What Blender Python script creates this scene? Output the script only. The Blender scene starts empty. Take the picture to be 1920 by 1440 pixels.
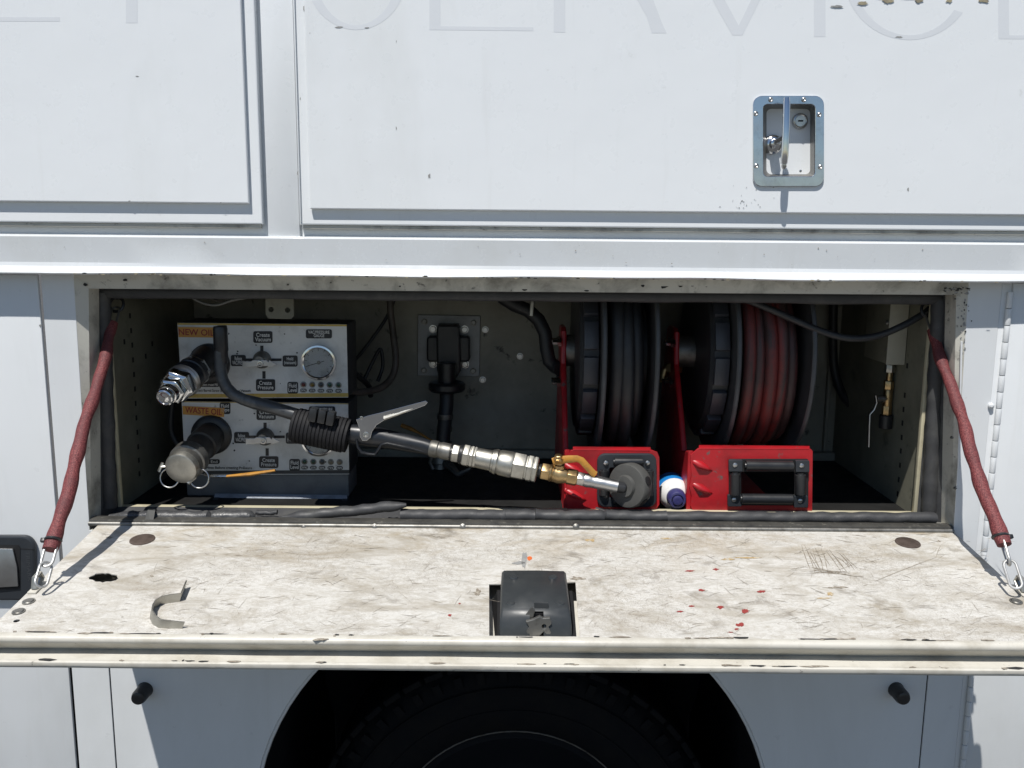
import bpy, bmesh, math, random
from mathutils import Vector, Matrix

# ------------------------------------------------------------------ camera, sky, sun, exposure
scene = bpy.context.scene
COL = scene.collection
FPX = 1650.0                                   # focal length in pixels of a 1920 px wide picture
PITCH, ROLL = math.radians(9.46), math.radians(0.5)
CAM = Vector((0.0, -1.38, 1.35))
F = Vector((0, math.cos(PITCH), -math.sin(PITCH)))
R0, U0 = Vector((1, 0, 0)), Vector((0, math.sin(PITCH), math.cos(PITCH)))
RT = R0 * math.cos(ROLL) + U0 * math.sin(ROLL)
UP = U0 * math.cos(ROLL) - R0 * math.sin(ROLL)
cam_data = bpy.data.cameras.new('camera')
cam_data.sensor_width = 36.0
cam_data.lens = FPX / 1920 * 36
cam_data.clip_start, cam_data.clip_end = 0.02, 1000
cam = bpy.data.objects.new('camera', cam_data)
COL.objects.link(cam)
rot = Matrix((RT, UP, -F)).transposed()
cam.matrix_world = Matrix.Translation(CAM) @ rot.to_4x4()
scene.camera = cam

SUN = Vector((0.40, 1.0, -2.05)).normalized()   # direction the light travels
elev = math.asin(-SUN.z)
azim = math.atan2(-SUN.x, -SUN.y) % (2 * math.pi)
world = bpy.data.worlds.new('World')
scene.world = world
world.use_nodes = True
wn = world.node_tree
sky = wn.nodes.new('ShaderNodeTexSky')
sky.sky_type = 'NISHITA'
sky.sun_disc = False
sky.sun_elevation, sky.sun_rotation = elev, azim
sky.dust_density = 0.15
sky.ozone_density = 2.0
wn.links.new(sky.outputs[0], wn.nodes['Background'].inputs[0])
wn.nodes['Background'].inputs[1].default_value = 0.075
sl = bpy.data.lights.new('sun', 'SUN')
sl.energy, sl.angle, sl.color = 5.0, math.radians(0.53), (1.0, 0.965, 0.91)
so = bpy.data.objects.new('sun', sl)
so.rotation_euler = SUN.to_track_quat('-Z', 'Y').to_euler()
so.location = (-1, -4, 6)
COL.objects.link(so)
scene.view_settings.view_transform = 'Standard'
scene.view_settings.look = 'None'
scene.view_settings.gamma = 1
scene.view_settings.exposure = 0.1
scene.cycles.max_bounces = 8

# ------------------------------------------------------------------ helpers
rnd = random.Random(7)
V = Vector

def ray(px, py):
    return F * FPX + RT * (px - 960) - UP * (py - 720)

def P(px, py, Y):            # picture point carried to the plane y = Y
    d = ray(px, py); return CAM + d * ((Y - CAM.y) / d.y)

def PX(px, py, X):           # ... to the plane x = X
    d = ray(px, py); return CAM + d * ((X - CAM.x) / d.x)

def PZ(px, py, Z):
    d = ray(px, py); return CAM + d * ((Z - CAM.z) / d.z)

def proj(q):
    d = V(q) - CAM; z = d.dot(F)
    return 960 + FPX * d.dot(RT) / z, 720 - FPX * d.dot(UP) / z

def S(Y):                    # metres per picture pixel at depth Y
    return (Y - CAM.y) / FPX

def lerp(a, b, t): return a + (b - a) * t

def frame_of(d, up=V((0, 0, 1))):
    d = d.normalized()
    if abs(d.dot(up)) > 0.98: up = V((0, 1, 0))
    x = d.cross(up).normalized()
    return x, x.cross(d).normalized(), d

class MB:
    def __init__(self): self.v, self.f = [], []
    def add(self, vs, fs):
        o = len(self.v); self.v += [V(p) for p in vs]
        self.f += [tuple(i + o for i in q) for q in fs]; return self
    def quad(self, a, b, c, d): return self.add([a, b, c, d], [(0, 1, 2, 3)])
    def box(self, lo, hi):
        (x0, y0, z0), (x1, y1, z1) = lo, hi
        return self.hexa([(x0, y0, z0), (x1, y0, z0), (x1, y1, z0), (x0, y1, z0)], [(x0, y0, z1), (x1, y0, z1), (x1, y1, z1), (x0, y1, z1)])
    def hexa(self, b, t):
        return self.add(list(b) + list(t), [(3, 2, 1, 0), (4, 5, 6, 7), (0, 1, 5, 4), (1, 2, 6, 5), (2, 3, 7, 6), (3, 0, 4, 7)])
    def obox(self, c, ax, ay, az, sx, sy, sz):   # oriented box, half sizes
        g = lambda i, j, k: c + ax * i * sx + ay * j * sy + az * k * sz
        return self.hexa([g(-1, -1, -1), g(1, -1, -1), g(1, 1, -1), g(-1, 1, -1)], [g(-1, -1, 1), g(1, -1, 1), g(1, 1, 1), g(-1, 1, 1)])
    def lathe(self, a, d, prof, n=24, cap=True, phase=0.0):   # prof: (distance along d, radius)
        x, y, d = frame_of(d); vs, fs = [], []
        for (t, r) in prof:
            for k in range(n):
                w = 2 * math.pi * k / n + phase
                vs.append(a + d * t + x * r * math.cos(w) + y * r * math.sin(w))
        m = len(prof)
        for i in range(m - 1):
            for k in range(n):
                k2 = (k + 1) % n
                fs.append((i * n + k, i * n + k2, (i + 1) * n + k2, (i + 1) * n + k))
        if cap:
            fs.append(tuple(range(n))[::-1]); fs.append(tuple((m - 1) * n + k for k in range(n)))
        return self.add(vs, fs)
    def cyl(self, a, b, r, r2=None, n=20):
        a, b = V(a), V(b); return self.lathe(a, b - a, [(0, r), ((b - a).length, r if r2 is None else r2)], n)
    def tube(self, pts, r, n=12, closed=False, flat=None, cap=True):   # r: number or function of 0..1
        pts = [V(p) for p in pts]; m = len(pts); vs, fs = [], []
        rr = r if callable(r) else (lambda t: r)
        up = None
        for i, p in enumerate(pts):
            if closed: d = (pts[(i + 1) % m] - pts[i - 1]).normalized()
            else: d = (pts[min(i + 1, m - 1)] - pts[max(i - 1, 0)]).normalized()
            if up is None: x, y, _ = frame_of(d)
            else:
                y = (up - d * up.dot(d)).normalized(); x = d.cross(y).normalized()
            up = y
            q = rr(i / (m - 1))
            for k in range(n):
                w = 2 * math.pi * k / n
                vs.append(p + x * q * math.cos(w) * (flat[0] if flat else 1) + y * q * math.sin(w) * (flat[1] if flat else 1))
        for i in range(m if closed else m - 1):
            j = (i + 1) % m
            for k in range(n):
                k2 = (k + 1) % n; fs.append((i * n + k, j * n + k, j * n + k2, i * n + k2))
        if cap and not closed:
            fs.append(tuple(range(n))); fs.append(tuple((m - 1) * n + k for k in range(n))[::-1])
        return self.add(vs, fs)
    def mesh(self, bevel=0.0, segs=2, smooth=35, bang=30):
        me = bpy.data.meshes.new('mesh'); me.from_pydata([tuple(p) for p in self.v], [], self.f)
        bm = bmesh.new(); bm.from_mesh(me)
        bmesh.ops.recalc_face_normals(bm, faces=bm.faces)
        if bevel > 0:
            bmesh.ops.remove_doubles(bm, verts=bm.verts, dist=1e-6)
            es = [e for e in bm.edges if len(e.link_faces) == 2 and e.calc_face_angle(0) > math.radians(bang)]
            bmesh.ops.bevel(bm, geom=es, offset=bevel, segments=segs, profile=0.5, affect='EDGES', clamp_overlap=True)
        bm.to_mesh(me); bm.free(); finish(me, smooth); return me
    def build(self, name, m, parent=None, bevel=0.0, smooth=35, segs=2, **kw):
        return link(name, self.mesh(bevel, segs, smooth), m, parent, **kw)

def finish(me, smooth):
    if smooth:
        me.polygons.foreach_set('use_smooth', [True] * len(me.polygons))
        me.set_sharp_from_angle(angle=math.radians(smooth))

def link(name, me, m, parent=None, label=None, cat=None, group=None, kind=None):
    o = bpy.data.objects.new(name, me)
    if m is not None:
        me.materials.clear(); me.materials.append(m)
    COL.objects.link(o)
    if parent is not None:
        o.parent = parent
        o.matrix_parent_inverse = BASE[parent.name].inverted()
    BASE[o.name] = Matrix.Identity(4)
    for k, x in (('label', label), ('category', cat), ('group', group), ('kind', kind)):
        if x: o[k] = x
    return o

BASE = {}
def thing(name, label, cat, loc, group=None):
    o = bpy.data.objects.new(name, None); COL.objects.link(o)
    o.empty_display_size = 0.02
    o.location = loc; o['label'] = label; o['category'] = cat
    if group: o['group'] = group
    BASE[o.name] = Matrix.Translation(V(loc)); return o

def curve_mesh(cu, name='tmp'):
    ob = bpy.data.objects.new(name, cu)
    me = bpy.data.meshes.new_from_object(ob)
    bpy.data.objects.remove(ob); return me

def plate_mesh(outer, holes=(), depth=0.002, bevel=0.0, o=V((0, 0, 0)), ax=V((1, 0, 0)), ay=V((0, 0, 1)), an=V((0, -1, 0)), smooth=20):
    """flat outline with holes, given in (ax, ay) metres, from o to o + an * depth"""
    cu = bpy.data.curves.new('plate', 'CURVE'); cu.dimensions = '2D'; cu.fill_mode = 'BOTH'
    cu.extrude = max(depth / 2 - bevel, 0.0); cu.bevel_depth = bevel; cu.bevel_resolution = 1
    cu.offset = -bevel
    for ring in [outer] + list(holes):
        s = cu.splines.new('POLY'); s.points.add(len(ring) - 1)
        for q, p in zip(s.points, ring): q.co = (p[0], p[1], 0, 1)
        s.use_cyclic_u = True
    me = curve_mesh(cu); bpy.data.curves.remove(cu)
    for v in me.vertices:
        x, y, z = v.co; v.co = o + ax * x + ay * y + an * (z + depth / 2)
    bm = bmesh.new(); bm.from_mesh(me); bmesh.ops.remove_doubles(bm, verts=bm.verts, dist=1e-6)
    bmesh.ops.recalc_face_normals(bm, faces=bm.faces); bm.to_mesh(me); bm.free()
    finish(me, smooth); return me

def plate(name, m, parent, outer, holes=(), depth=0.002, bevel=0.0, props=None, **kw):
    return link(name, plate_mesh(outer, holes, depth, bevel, **kw), m, parent, **(props or {}))

def pxring(pts, Y):          # picture outline on plane y = Y -> (x, z) outline
    return [(q.x, q.z) for q in (P(a, b, Y) for a, b in pts)]

def ppx(name, m, parent, pts, Y, depth=0.002, holes=(), bevel=0.0, props=None):
    return plate(name, m, parent, pxring(pts, Y), [pxring(h, Y) for h in holes], depth, bevel, props, o=V((0, Y, 0)))

def rrect(x0, y0, x1, y1, r, n=5):
    out = []
    for cx, cy, a in ((x1 - r, y1 - r, 0), (x0 + r, y1 - r, 90), (x0 + r, y0 + r, 180), (x1 - r, y0 + r, 270)):
        for k in range(n + 1):
            w = math.radians(a + 90 * k / n); out.append((cx + r * math.cos(w), cy + r * math.sin(w)))
    return out

def ring(cx, cy, r, n=24, ph=0): return [(cx + r * math.cos(2 * math.pi * k / n + ph), cy + r * math.sin(2 * math.pi * k / n + ph)) for k in range(n)]

def jag(cx, cy, rx, ry, amp, n=26, rg=None):
    rg = rg or rnd
    return [(cx + rx * (1 + rg.uniform(-amp, amp)) * math.cos(2 * math.pi * k / n), cy + ry * (1 + rg.uniform(-amp, amp)) * math.sin(2 * math.pi * k / n)) for k in range(n)]

def text_mesh(body, w, h, o, ax=V((1, 0, 0)), ay=V((0, 0, 1)), an=V((0, -1, 0)), depth=0.0006, bold=0.0, line=0.85):
    cu = bpy.data.curves.new('text', 'FONT'); cu.body = body; cu.align_x = 'CENTER'; cu.size = 1
    cu.space_line = line; cu.offset = bold; cu.resolution_u = 3
    me = curve_mesh(cu); bpy.data.curves.remove(cu)
    xs = [v.co.x for v in me.vertices]; ys = [v.co.y for v in me.vertices]
    cx, cy, sx, sy = (min(xs) + max(xs)) / 2, (min(ys) + max(ys)) / 2, max(xs) - min(xs), max(ys) - min(ys)
    for v in me.vertices:
        v.co = o + ax * ((v.co.x - cx) / sx * w) + ay * ((v.co.y - cy) / sy * h) + an * depth
    return me

def text(name, m, parent, body, px, py, wpx, hpx, Y, bold=0.01, line=0.85):
    s = S(Y); return link(name, text_mesh(body, wpx * s, hpx * s, P(px, py, Y), bold=bold, line=line), m, parent)

# ------------------------------------------------------------------ materials
def mat(name, col, rough=0.5, metal=0.0, dirt=None, dirt2=None, bump=0.0, bscale=200, spec=0.5, rvar=0.0, trans=0.0, coat=0.0, stretch=None, thr=None):
    """dirt / dirt2: (colour, noise scale, threshold low, threshold high, strength)"""
    m = bpy.data.materials.new(name); m.use_nodes = True
    nt = m.node_tree; N, Lk = nt.nodes, nt.links
    b = N['Principled BSDF']
    b.inputs['Base Color'].default_value = (*col, 1); b.inputs['Roughness'].default_value = rough
    b.inputs['Metallic'].default_value = metal; b.inputs['Specular IOR Level'].default_value = spec
    b.inputs['Transmission Weight'].default_value = trans; b.inputs['Coat Weight'].default_value = coat
    tc = N.new('ShaderNodeTexCoord'); src = tc.outputs['Object']
    def noise(scale, detail=6, rough_=0.6, dist=0.0, st=None):
        s = src
        if st:
            mp = N.new('ShaderNodeMapping'); mp.inputs['Scale'].default_value = st; Lk.new(src, mp.inputs[0]); s = mp.outputs[0]
        t = N.new('ShaderNodeTexNoise'); t.inputs['Scale'].default_value = scale; t.inputs['Detail'].default_value = detail
        t.inputs['Roughness'].default_value = rough_; t.inputs['Distortion'].default_value = dist
        Lk.new(s, t.inputs['Vector']); return t.outputs['Fac']
    def ramp(s, lo, hi, a=0.0, c=1.0):
        r = N.new('ShaderNodeMapRange'); r.inputs[1].default_value = lo; r.inputs[2].default_value = hi
        r.inputs[3].default_value = a; r.inputs[4].default_value = c; Lk.new(s, r.inputs[0]); return r.outputs[0]
    def mix(fac, c1, c2):
        x = N.new('ShaderNodeMix'); x.data_type = 'RGBA'
        for sock, v in ((x.inputs[6], c1), (x.inputs[7], c2)):
            if isinstance(v, tuple): sock.default_value = (*v, 1)
            else: Lk.new(v, sock)
        Lk.new(fac, x.inputs[0]); return x.outputs[2]
    def contour(scale, width, strength, dist=1.2, st=None, detail=3):      # thin curling lines
        n = noise(scale, detail, 0.5, dist, st)
        a = N.new('ShaderNodeMath'); a.operation = 'SUBTRACT'; Lk.new(n, a.inputs[0]); a.inputs[1].default_value = 0.5
        c = N.new('ShaderNodeMath'); c.operation = 'ABSOLUTE'; Lk.new(a.outputs[0], c.inputs[0])
        return ramp(c.outputs[0], 0.0, width, strength, 0.0)
    def mul(a, c):
        x = N.new('ShaderNodeMath'); x.operation = 'MULTIPLY'; Lk.new(a, x.inputs[0]); Lk.new(c, x.inputs[1]); return x.outputs[0]
    m['api'] = 0
    colour = None
    for k, d in enumerate((dirt, dirt2)):
        if d:
            fac = ramp(noise(d[1], 8, 0.65, 0.3, stretch if k == 0 else None), d[2], d[3], 0, d[4])
            colour = mix(fac, colour if colour is not None else col, d[0])
    if colour is not None: Lk.new(colour, b.inputs['Base Color'])
    if rvar:
        Lk.new(ramp(noise(35, 5), 0.3, 0.7, max(rough - rvar, 0.02), min(rough + rvar, 1)), b.inputs['Roughness'])
    if bump:
        bp = N.new('ShaderNodeBump'); bp.inputs['Strength'].default_value = min(bump, 1.0); bp.inputs['Distance'].default_value = 0.001
        Lk.new(noise(bscale, 4), bp.inputs['Height']); Lk.new(bp.outputs[0], b.inputs['Normal'])
    return m, dict(N=N, L=Lk, b=b, noise=noise, ramp=ramp, mix=mix, contour=contour, mul=mul, colour=colour, src=src)

def M(*a, **k): return mat(*a, **k)[0]

def sheet(*a, streak=(0.36, 0.35, 0.30), **k):         # painted sheet metal: faint dents and run-off streaks
    m, g = mat(*a, **k); N, L = g['N'], g['L']
    st = g['ramp'](g['noise'](14, 6, 0.6, 0.2, (3.0, 3.0, 0.16)), 0.60, 0.82, 0, 0.14)
    L.new(g['mix'](st, g['colour'], streak), g['b'].inputs['Base Color'])
    old = g['b'].inputs['Normal'].links[0].from_node if g['b'].inputs['Normal'].links else None
    b2 = N.new('ShaderNodeBump'); b2.inputs['Strength'].default_value = 0.35; b2.inputs['Distance'].default_value = 0.006
    L.new(g['noise'](5.0, 3, 0.45), b2.inputs['Height'])
    if old: L.new(old.outputs[0], b2.inputs['Normal'])
    L.new(b2.outputs[0], g['b'].inputs['Normal']); return m

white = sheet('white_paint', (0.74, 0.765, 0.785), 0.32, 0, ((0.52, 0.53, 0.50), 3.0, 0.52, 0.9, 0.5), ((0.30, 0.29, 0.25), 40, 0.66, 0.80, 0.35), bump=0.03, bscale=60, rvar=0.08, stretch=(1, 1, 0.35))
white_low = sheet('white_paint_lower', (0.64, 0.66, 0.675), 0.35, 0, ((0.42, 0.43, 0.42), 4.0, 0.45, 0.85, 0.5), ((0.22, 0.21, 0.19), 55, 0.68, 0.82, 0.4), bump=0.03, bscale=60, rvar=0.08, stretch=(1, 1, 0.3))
rail_m = sheet('rail_paint', (0.58, 0.605, 0.625), 0.25, 0, ((0.45, 0.45, 0.42), 6.0, 0.5, 0.85, 0.5), ((0.12, 0.10, 0.08), 90, 0.70, 0.78, 0.7), rvar=0.08)
frame_m = M('worn_frame_paint', (0.50, 0.49, 0.44), 0.5, 0, ((0.10, 0.095, 0.08), 14, 0.48, 0.70, 0.85), ((0.03, 0.03, 0.03), 70, 0.62, 0.70, 0.8), bump=0.1, bscale=150)
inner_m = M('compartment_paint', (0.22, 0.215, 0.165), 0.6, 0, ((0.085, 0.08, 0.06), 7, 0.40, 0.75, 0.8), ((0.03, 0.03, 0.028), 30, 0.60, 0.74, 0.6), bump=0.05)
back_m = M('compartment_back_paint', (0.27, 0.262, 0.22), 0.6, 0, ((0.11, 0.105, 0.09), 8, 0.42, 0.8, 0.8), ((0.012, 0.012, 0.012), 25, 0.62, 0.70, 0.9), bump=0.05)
floor_m = M('oily_floor', (0.016, 0.016, 0.016), 0.6, 0, ((0.007, 0.007, 0.007), 12, 0.4, 0.7, 0.9), ((0.05, 0.045, 0.04), 45, 0.64, 0.75, 0.4), bump=0.15, rvar=0.1, spec=0.25)
rubber = M('seal_rubber', (0.036, 0.037, 0.040), 0.6, 0, ((0.085, 0.085, 0.08), 18, 0.5, 0.75, 0.7), ((0.14, 0.135, 0.12), 160, 0.66, 0.74, 0.6), bump=0.25, bscale=120, rvar=0.12)
rubber_wet = M('wet_seal_rubber', (0.05, 0.051, 0.054), 0.30, 0, ((0.13, 0.13, 0.125), 60, 0.5, 0.7, 0.7), None, bump=0.7, bscale=330, rvar=0.15)
dark = M('black_plastic', (0.014, 0.015, 0.017), 0.38, 0, ((0.04, 0.04, 0.04), 25, 0.5, 0.8, 0.6), bump=0.05, rvar=0.1)
tape_m = M('black_tape', (0.012, 0.014, 0.014), 0.6, bump=0.2)
bezel_m = M('bezel_plastic', (0.022, 0.026, 0.032), 0.42, 0, ((0.05, 0.055, 0.06), 30, 0.5, 0.8, 0.5), bump=0.05)
cover_m = M('latch_cover_plastic', (0.030, 0.034, 0.037), 0.40, 0, ((0.065, 0.068, 0.068), 22, 0.45, 0.8, 0.7), ((0.10, 0.10, 0.095), 140, 0.64, 0.75, 0.35), bump=0.04, rvar=0.1)
black = M('deep_black', (0.006, 0.006, 0.007), 0.7)
steel = M('steel', (0.52, 0.52, 0.51), 0.28, 1.0, ((0.22, 0.21, 0.19), 30, 0.5, 0.75, 0.6), bump=0.03, rvar=0.1)
steel_soft = M('brushed_steel', (0.50, 0.50, 0.50), 0.36, 1.0, ((0.28, 0.27, 0.25), 22, 0.5, 0.8, 0.5), bump=0.04, rvar=0.08)
chrome = M('chrome', (0.66, 0.67, 0.68), 0.12, 1.0, ((0.4, 0.4, 0.39), 40, 0.6, 0.8, 0.4), rvar=0.05)
nickel = M('nickel_plate', (0.47, 0.46, 0.42), 0.46, 1.0, ((0.30, 0.29, 0.26), 60, 0.45, 0.75, 0.7), bump=0.12, bscale=260, rvar=0.1)
dullmetal = M('tarnished_steel', (0.25, 0.245, 0.23), 0.5, 0.9, ((0.08, 0.075, 0.065), 40, 0.45, 0.7, 0.8), bump=0.15)
rust_m = M('rusty_steel', (0.13, 0.10, 0.085), 0.6, 0.5, ((0.05, 0.035, 0.028), 60, 0.4, 0.7, 0.8), bump=0.3)
brass = M('brass', (0.52, 0.37, 0.19), 0.38, 1.0, ((0.20, 0.14, 0.07), 50, 0.45, 0.75, 0.7), bump=0.1, rvar=0.1)
yellow = M('yellow_vinyl', (0.42, 0.20, 0.03), 0.45, 0, ((0.18, 0.09, 0.03), 60, 0.48, 0.72, 0.8), bump=0.15)
red = M('red_powder_coat', (0.37, 0.010, 0.016), 0.40, 0, ((0.16, 0.012, 0.014), 14, 0.45, 0.72, 0.85), ((0.10, 0.085, 0.08), 55, 0.61, 0.66, 0.85), bump=0.06, bscale=90, rvar=0.08)
hose_black = M('black_hose', (0.018, 0.019, 0.022), 0.5, 0, ((0.035, 0.035, 0.034), 30, 0.45, 0.75, 0.7), bump=0.1)
hose_red = M('red_hose', (0.16, 0.022, 0.020), 0.55, 0, ((0.045, 0.032, 0.032), 7, 0.44, 0.58, 0.9), ((0.03, 0.02, 0.02), 40, 0.5, 0.7, 0.6), bump=0.1, stretch=(5, 0.5, 0.5))
hose_brown = M('brown_hose', (0.10, 0.085, 0.075), 0.5, 0, ((0.04, 0.036, 0.032), 20, 0.45, 0.7, 0.8))
spout_m = M('spout_metal', (0.055, 0.058, 0.062), 0.40, 0.25, ((0.14, 0.14, 0.135), 30, 0.5, 0.72, 0.8), bump=0.1)
gun_m = M('gun_paint', (0.012, 0.014, 0.018), 0.36, 0.0, ((0.06, 0.056, 0.05), 45, 0.62, 0.76, 0.6), bump=0.08, rvar=0.1)
panel_m = M('panel_face', (0.60, 0.605, 0.595), 0.35, 0, ((0.22, 0.215, 0.20), 12, 0.48, 0.78, 0.7), ((0.06, 0.055, 0.05), 70, 0.63, 0.72, 0.6), rvar=0.1)
case_m = M('unit_case', (0.03, 0.032, 0.036), 0.5, 0, ((0.07, 0.07, 0.065), 25, 0.5, 0.75, 0.6))
ink = M('black_ink', (0.010, 0.011, 0.015), 0.4)
print_w = M('white_print', (0.62, 0.62, 0.60), 0.5)
orange = M('orange_sticker', (0.58, 0.28, 0.05), 0.5, 0, ((0.30, 0.13, 0.03), 30, 0.5, 0.75, 0.6))
orange_l = M('orange_stripe', (0.44, 0.31, 0.07), 0.5, 0, ((0.22, 0.14, 0.04), 40, 0.5, 0.75, 0.7))
red_ink = M('red_ink', (0.28, 0.018, 0.018), 0.5)
dial_m = M('dial_face', (0.55, 0.56, 0.57), 0.4, 0, ((0.12, 0.12, 0.11), 40, 0.5, 0.75, 0.7))
glass_m = M('gauge_glass', (0.9, 0.92, 0.92), 0.12, trans=1.0, spec=0.4)
ghost = M('faded_letter', (0.66, 0.685, 0.715), 0.36, 0, ((0.57, 0.60, 0.63), 8, 0.5, 0.8, 0.4))  # faded lettering, a little darker than the door paint
chip_m = M('bare_primer', (0.34, 0.30, 0.20), 0.7, 0, ((0.16, 0.14, 0.11), 60, 0.4, 0.7, 0.8))
grey_chip = M('bare_metal', (0.30, 0.30, 0.29), 0.6, 0, ((0.15, 0.15, 0.15), 80, 0.4, 0.7, 0.8))
blue_b = M('blue_label', (0.015, 0.19, 0.52), 0.3)
white_b = M('bottle_plastic', (0.66, 0.66, 0.65), 0.6, 0, ((0.45, 0.42, 0.40), 60, 0.55, 0.75, 0.6))
navy_b = M('navy_cap', (0.03, 0.03, 0.12), 0.5, 0, ((0.10, 0.10, 0.16), 60, 0.5, 0.75, 0.5))
tyre_m = M('tyre_rubber', (0.007, 0.0075, 0.009), 0.85, 0, ((0.013, 0.012, 0.011), 14, 0.45, 0.7, 0.7), bump=0.2, spec=0.12)
liner_m = M('wheel_arch_undercoat', (0.014, 0.015, 0.018), 0.5, 0, ((0.05, 0.055, 0.06), 90, 0.66, 0.72, 0.7), bump=0.9, bscale=140, spec=0.15)
red_mark = M('red_paint_mark', (0.26, 0.04, 0.035), 0.6)
rust_mark = M('ochre_mark', (0.38, 0.27, 0.13), 0.7, 0, ((0.5, 0.46, 0.38), 120, 0.45, 0.6, 0.8))
scratch_m = M('scratch_mark', (0.20, 0.17, 0.135), 0.7, 0, ((0.40, 0.37, 0.31), 150, 0.45, 0.6, 0.7))
orange_mark = M('orange_mark', (0.6, 0.13, 0.03), 0.6)

galv = M('galvanised_chain', (0.50, 0.50, 0.49), 0.45, 0.8, ((0.25, 0.24, 0.22), 120, 0.5, 0.7, 0.6))
# sleeve: red braided webbing
sleeve_m, g = mat('red_webbing', (0.34, 0.045, 0.045), 0.7)
weave = g['noise'](800, 2, 0.5, 0.0, (1, 1, 0.4))
c1 = g['mix'](g['ramp'](weave, 0.40, 0.68, 0, 0.8), (0.085, 0.010, 0.014), (0.30, 0.085, 0.08))
c2 = g['mix'](g['ramp'](g['noise'](22, 5), 0.45, 0.72, 0, 0.75), c1, (0.07, 0.018, 0.022))
g['L'].new(c2, g['b'].inputs['Base Color'])
bp = g['N'].new('ShaderNodeBump'); bp.inputs['Strength'].default_value = 0.5; bp.inputs['Distance'].default_value = 0.0006
g['L'].new(weave, bp.inputs['Height']); g['L'].new(bp.outputs[0], g['b'].inputs['Normal'])

# scuffed inner face of the drop door
shelf_m, g = mat('scuffed_door_paint', (0.66, 0.645, 0.60), 0.55)
nz, rp, mx, ct, ml = g['noise'], g['ramp'], g['mix'], g['contour'], g['mul']
c = mx(rp(nz(16, 10, 0.75, 1.6, (1, 2.0, 1)), 0.45, 0.68, 0, 0.75), (0.57, 0.56, 0.53), (0.38, 0.36, 0.32))
c = mx(rp(nz(4.5, 10, 0.72, 1.2, (1, 2.4, 1)), 0.50, 0.68, 0, 0.85), c, (0.27, 0.235, 0.18))
c = mx(rp(nz(75, 7, 0.8, 1.0, (1, 2.6, 1)), 0.47, 0.70, 0, 0.75), c, (0.33, 0.295, 0.235))
sx_ = g['N'].new('ShaderNodeSeparateXYZ'); g['L'].new(g['src'], sx_.inputs[0])
c = mx(ml(rp(sx_.outputs[1], -0.17, -0.03, 0.15, 1), rp(nz(9, 8, 0.7, 1.0, (1, 2, 1)), 0.46, 0.66, 0, 0.7)), c, (0.30, 0.24, 0.15))
c = mx(rp(nz(13, 8, 0.7, 0.8, (1, 1.7, 1)), 0.57, 0.74, 0, 0.8), c, (0.14, 0.12, 0.095))
patch = rp(nz(6, 5), 0.42, 0.62, 0.12, 1)
for sc, wd, st, stv in ((17, 0.006, 0.6, (1, 2.2, 1)), (33, 0.009, 0.6, (2.2, 1, 1)), (60, 0.018, 0.5, (1, 2.0, 1)), (24, 0.006, 0.6, (1, 1, 1)), (110, 0.03, 0.45, (1.6, 1, 1))):
    c = mx(ml(ct(sc, wd, st * 0.8, 0.9, stv), patch), c, (0.17, 0.14, 0.11))
g['L'].new(c, g['b'].inputs['Base Color'])
bp = g['N'].new('ShaderNodeBump'); bp.inputs['Strength'].default_value = 0.25; bp.inputs['Distance'].default_value = 0.001
g['L'].new(g['noise'](120, 5), bp.inputs['Height']); g['L'].new(bp.outputs[0], g['b'].inputs['Normal'])
edge_m = M('worn_door_edge', (0.54, 0.52, 0.465), 0.40, 0, ((0.30, 0.27, 0.21), 16, 0.46, 0.75, 0.75), ((0.06, 0.05, 0.045), 120, 0.66, 0.72, 0.8), bump=0.15, rvar=0.1)
ground_m = M('asphalt', (0.075, 0.074, 0.071), 0.9, 0, ((0.045, 0.045, 0.045), 3, 0.4, 0.7, 0.7), ((0.22, 0.21, 0.20), 300, 0.6, 0.7, 0.6), bump=0.6, bscale=250)

# ------------------------------------------------------------------ ground
WC = P(965, 1640, 0.13)                       # wheel centre
GZ = WC.z - 0.405
gm = MB().quad((-60, -60, GZ), (60, -60, GZ), (60, 60, GZ), (-60, 60, GZ)).build('ground', ground_m, None, smooth=0)
gm['kind'] = 'structure'

# ------------------------------------------------------------------ the truck body
truck = thing('service_truck', 'white service truck body with an open side compartment and drop-down door', 'truck', (0, 0.2, GZ))
YU, YF, YP = -0.022, -0.036, -0.0445           # upper body skin, door flange, door panel
TOPZ = 1.95
RZ = lambda py, Y: P(960, py, Y).z

def skin(name, m, x0, x1, z0, z1, y0, y1, parent=truck, bevel=0.002):
    return MB().box((x0, y0, z0), (x1, y1, z1)).build(name, m, parent, bevel=bevel)

# upper body: skin behind doors, post between doors, rail
skin('upper_wall', white, -1.6, 1.6, RZ(450, YU), TOPZ, YU, YU + 0.02, bevel=0)
xl1, xr0 = P(486, 250, YF).x, P(557, 250, YF).x        # flange edges beside the post
post = MB().box((xl1 + 0.006, YU - 0.008, RZ(449, YU)), (xr0 - 0.002, YU - 0.0005, TOPZ)).build('door_post', white, truck, bevel=0.0015)

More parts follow.
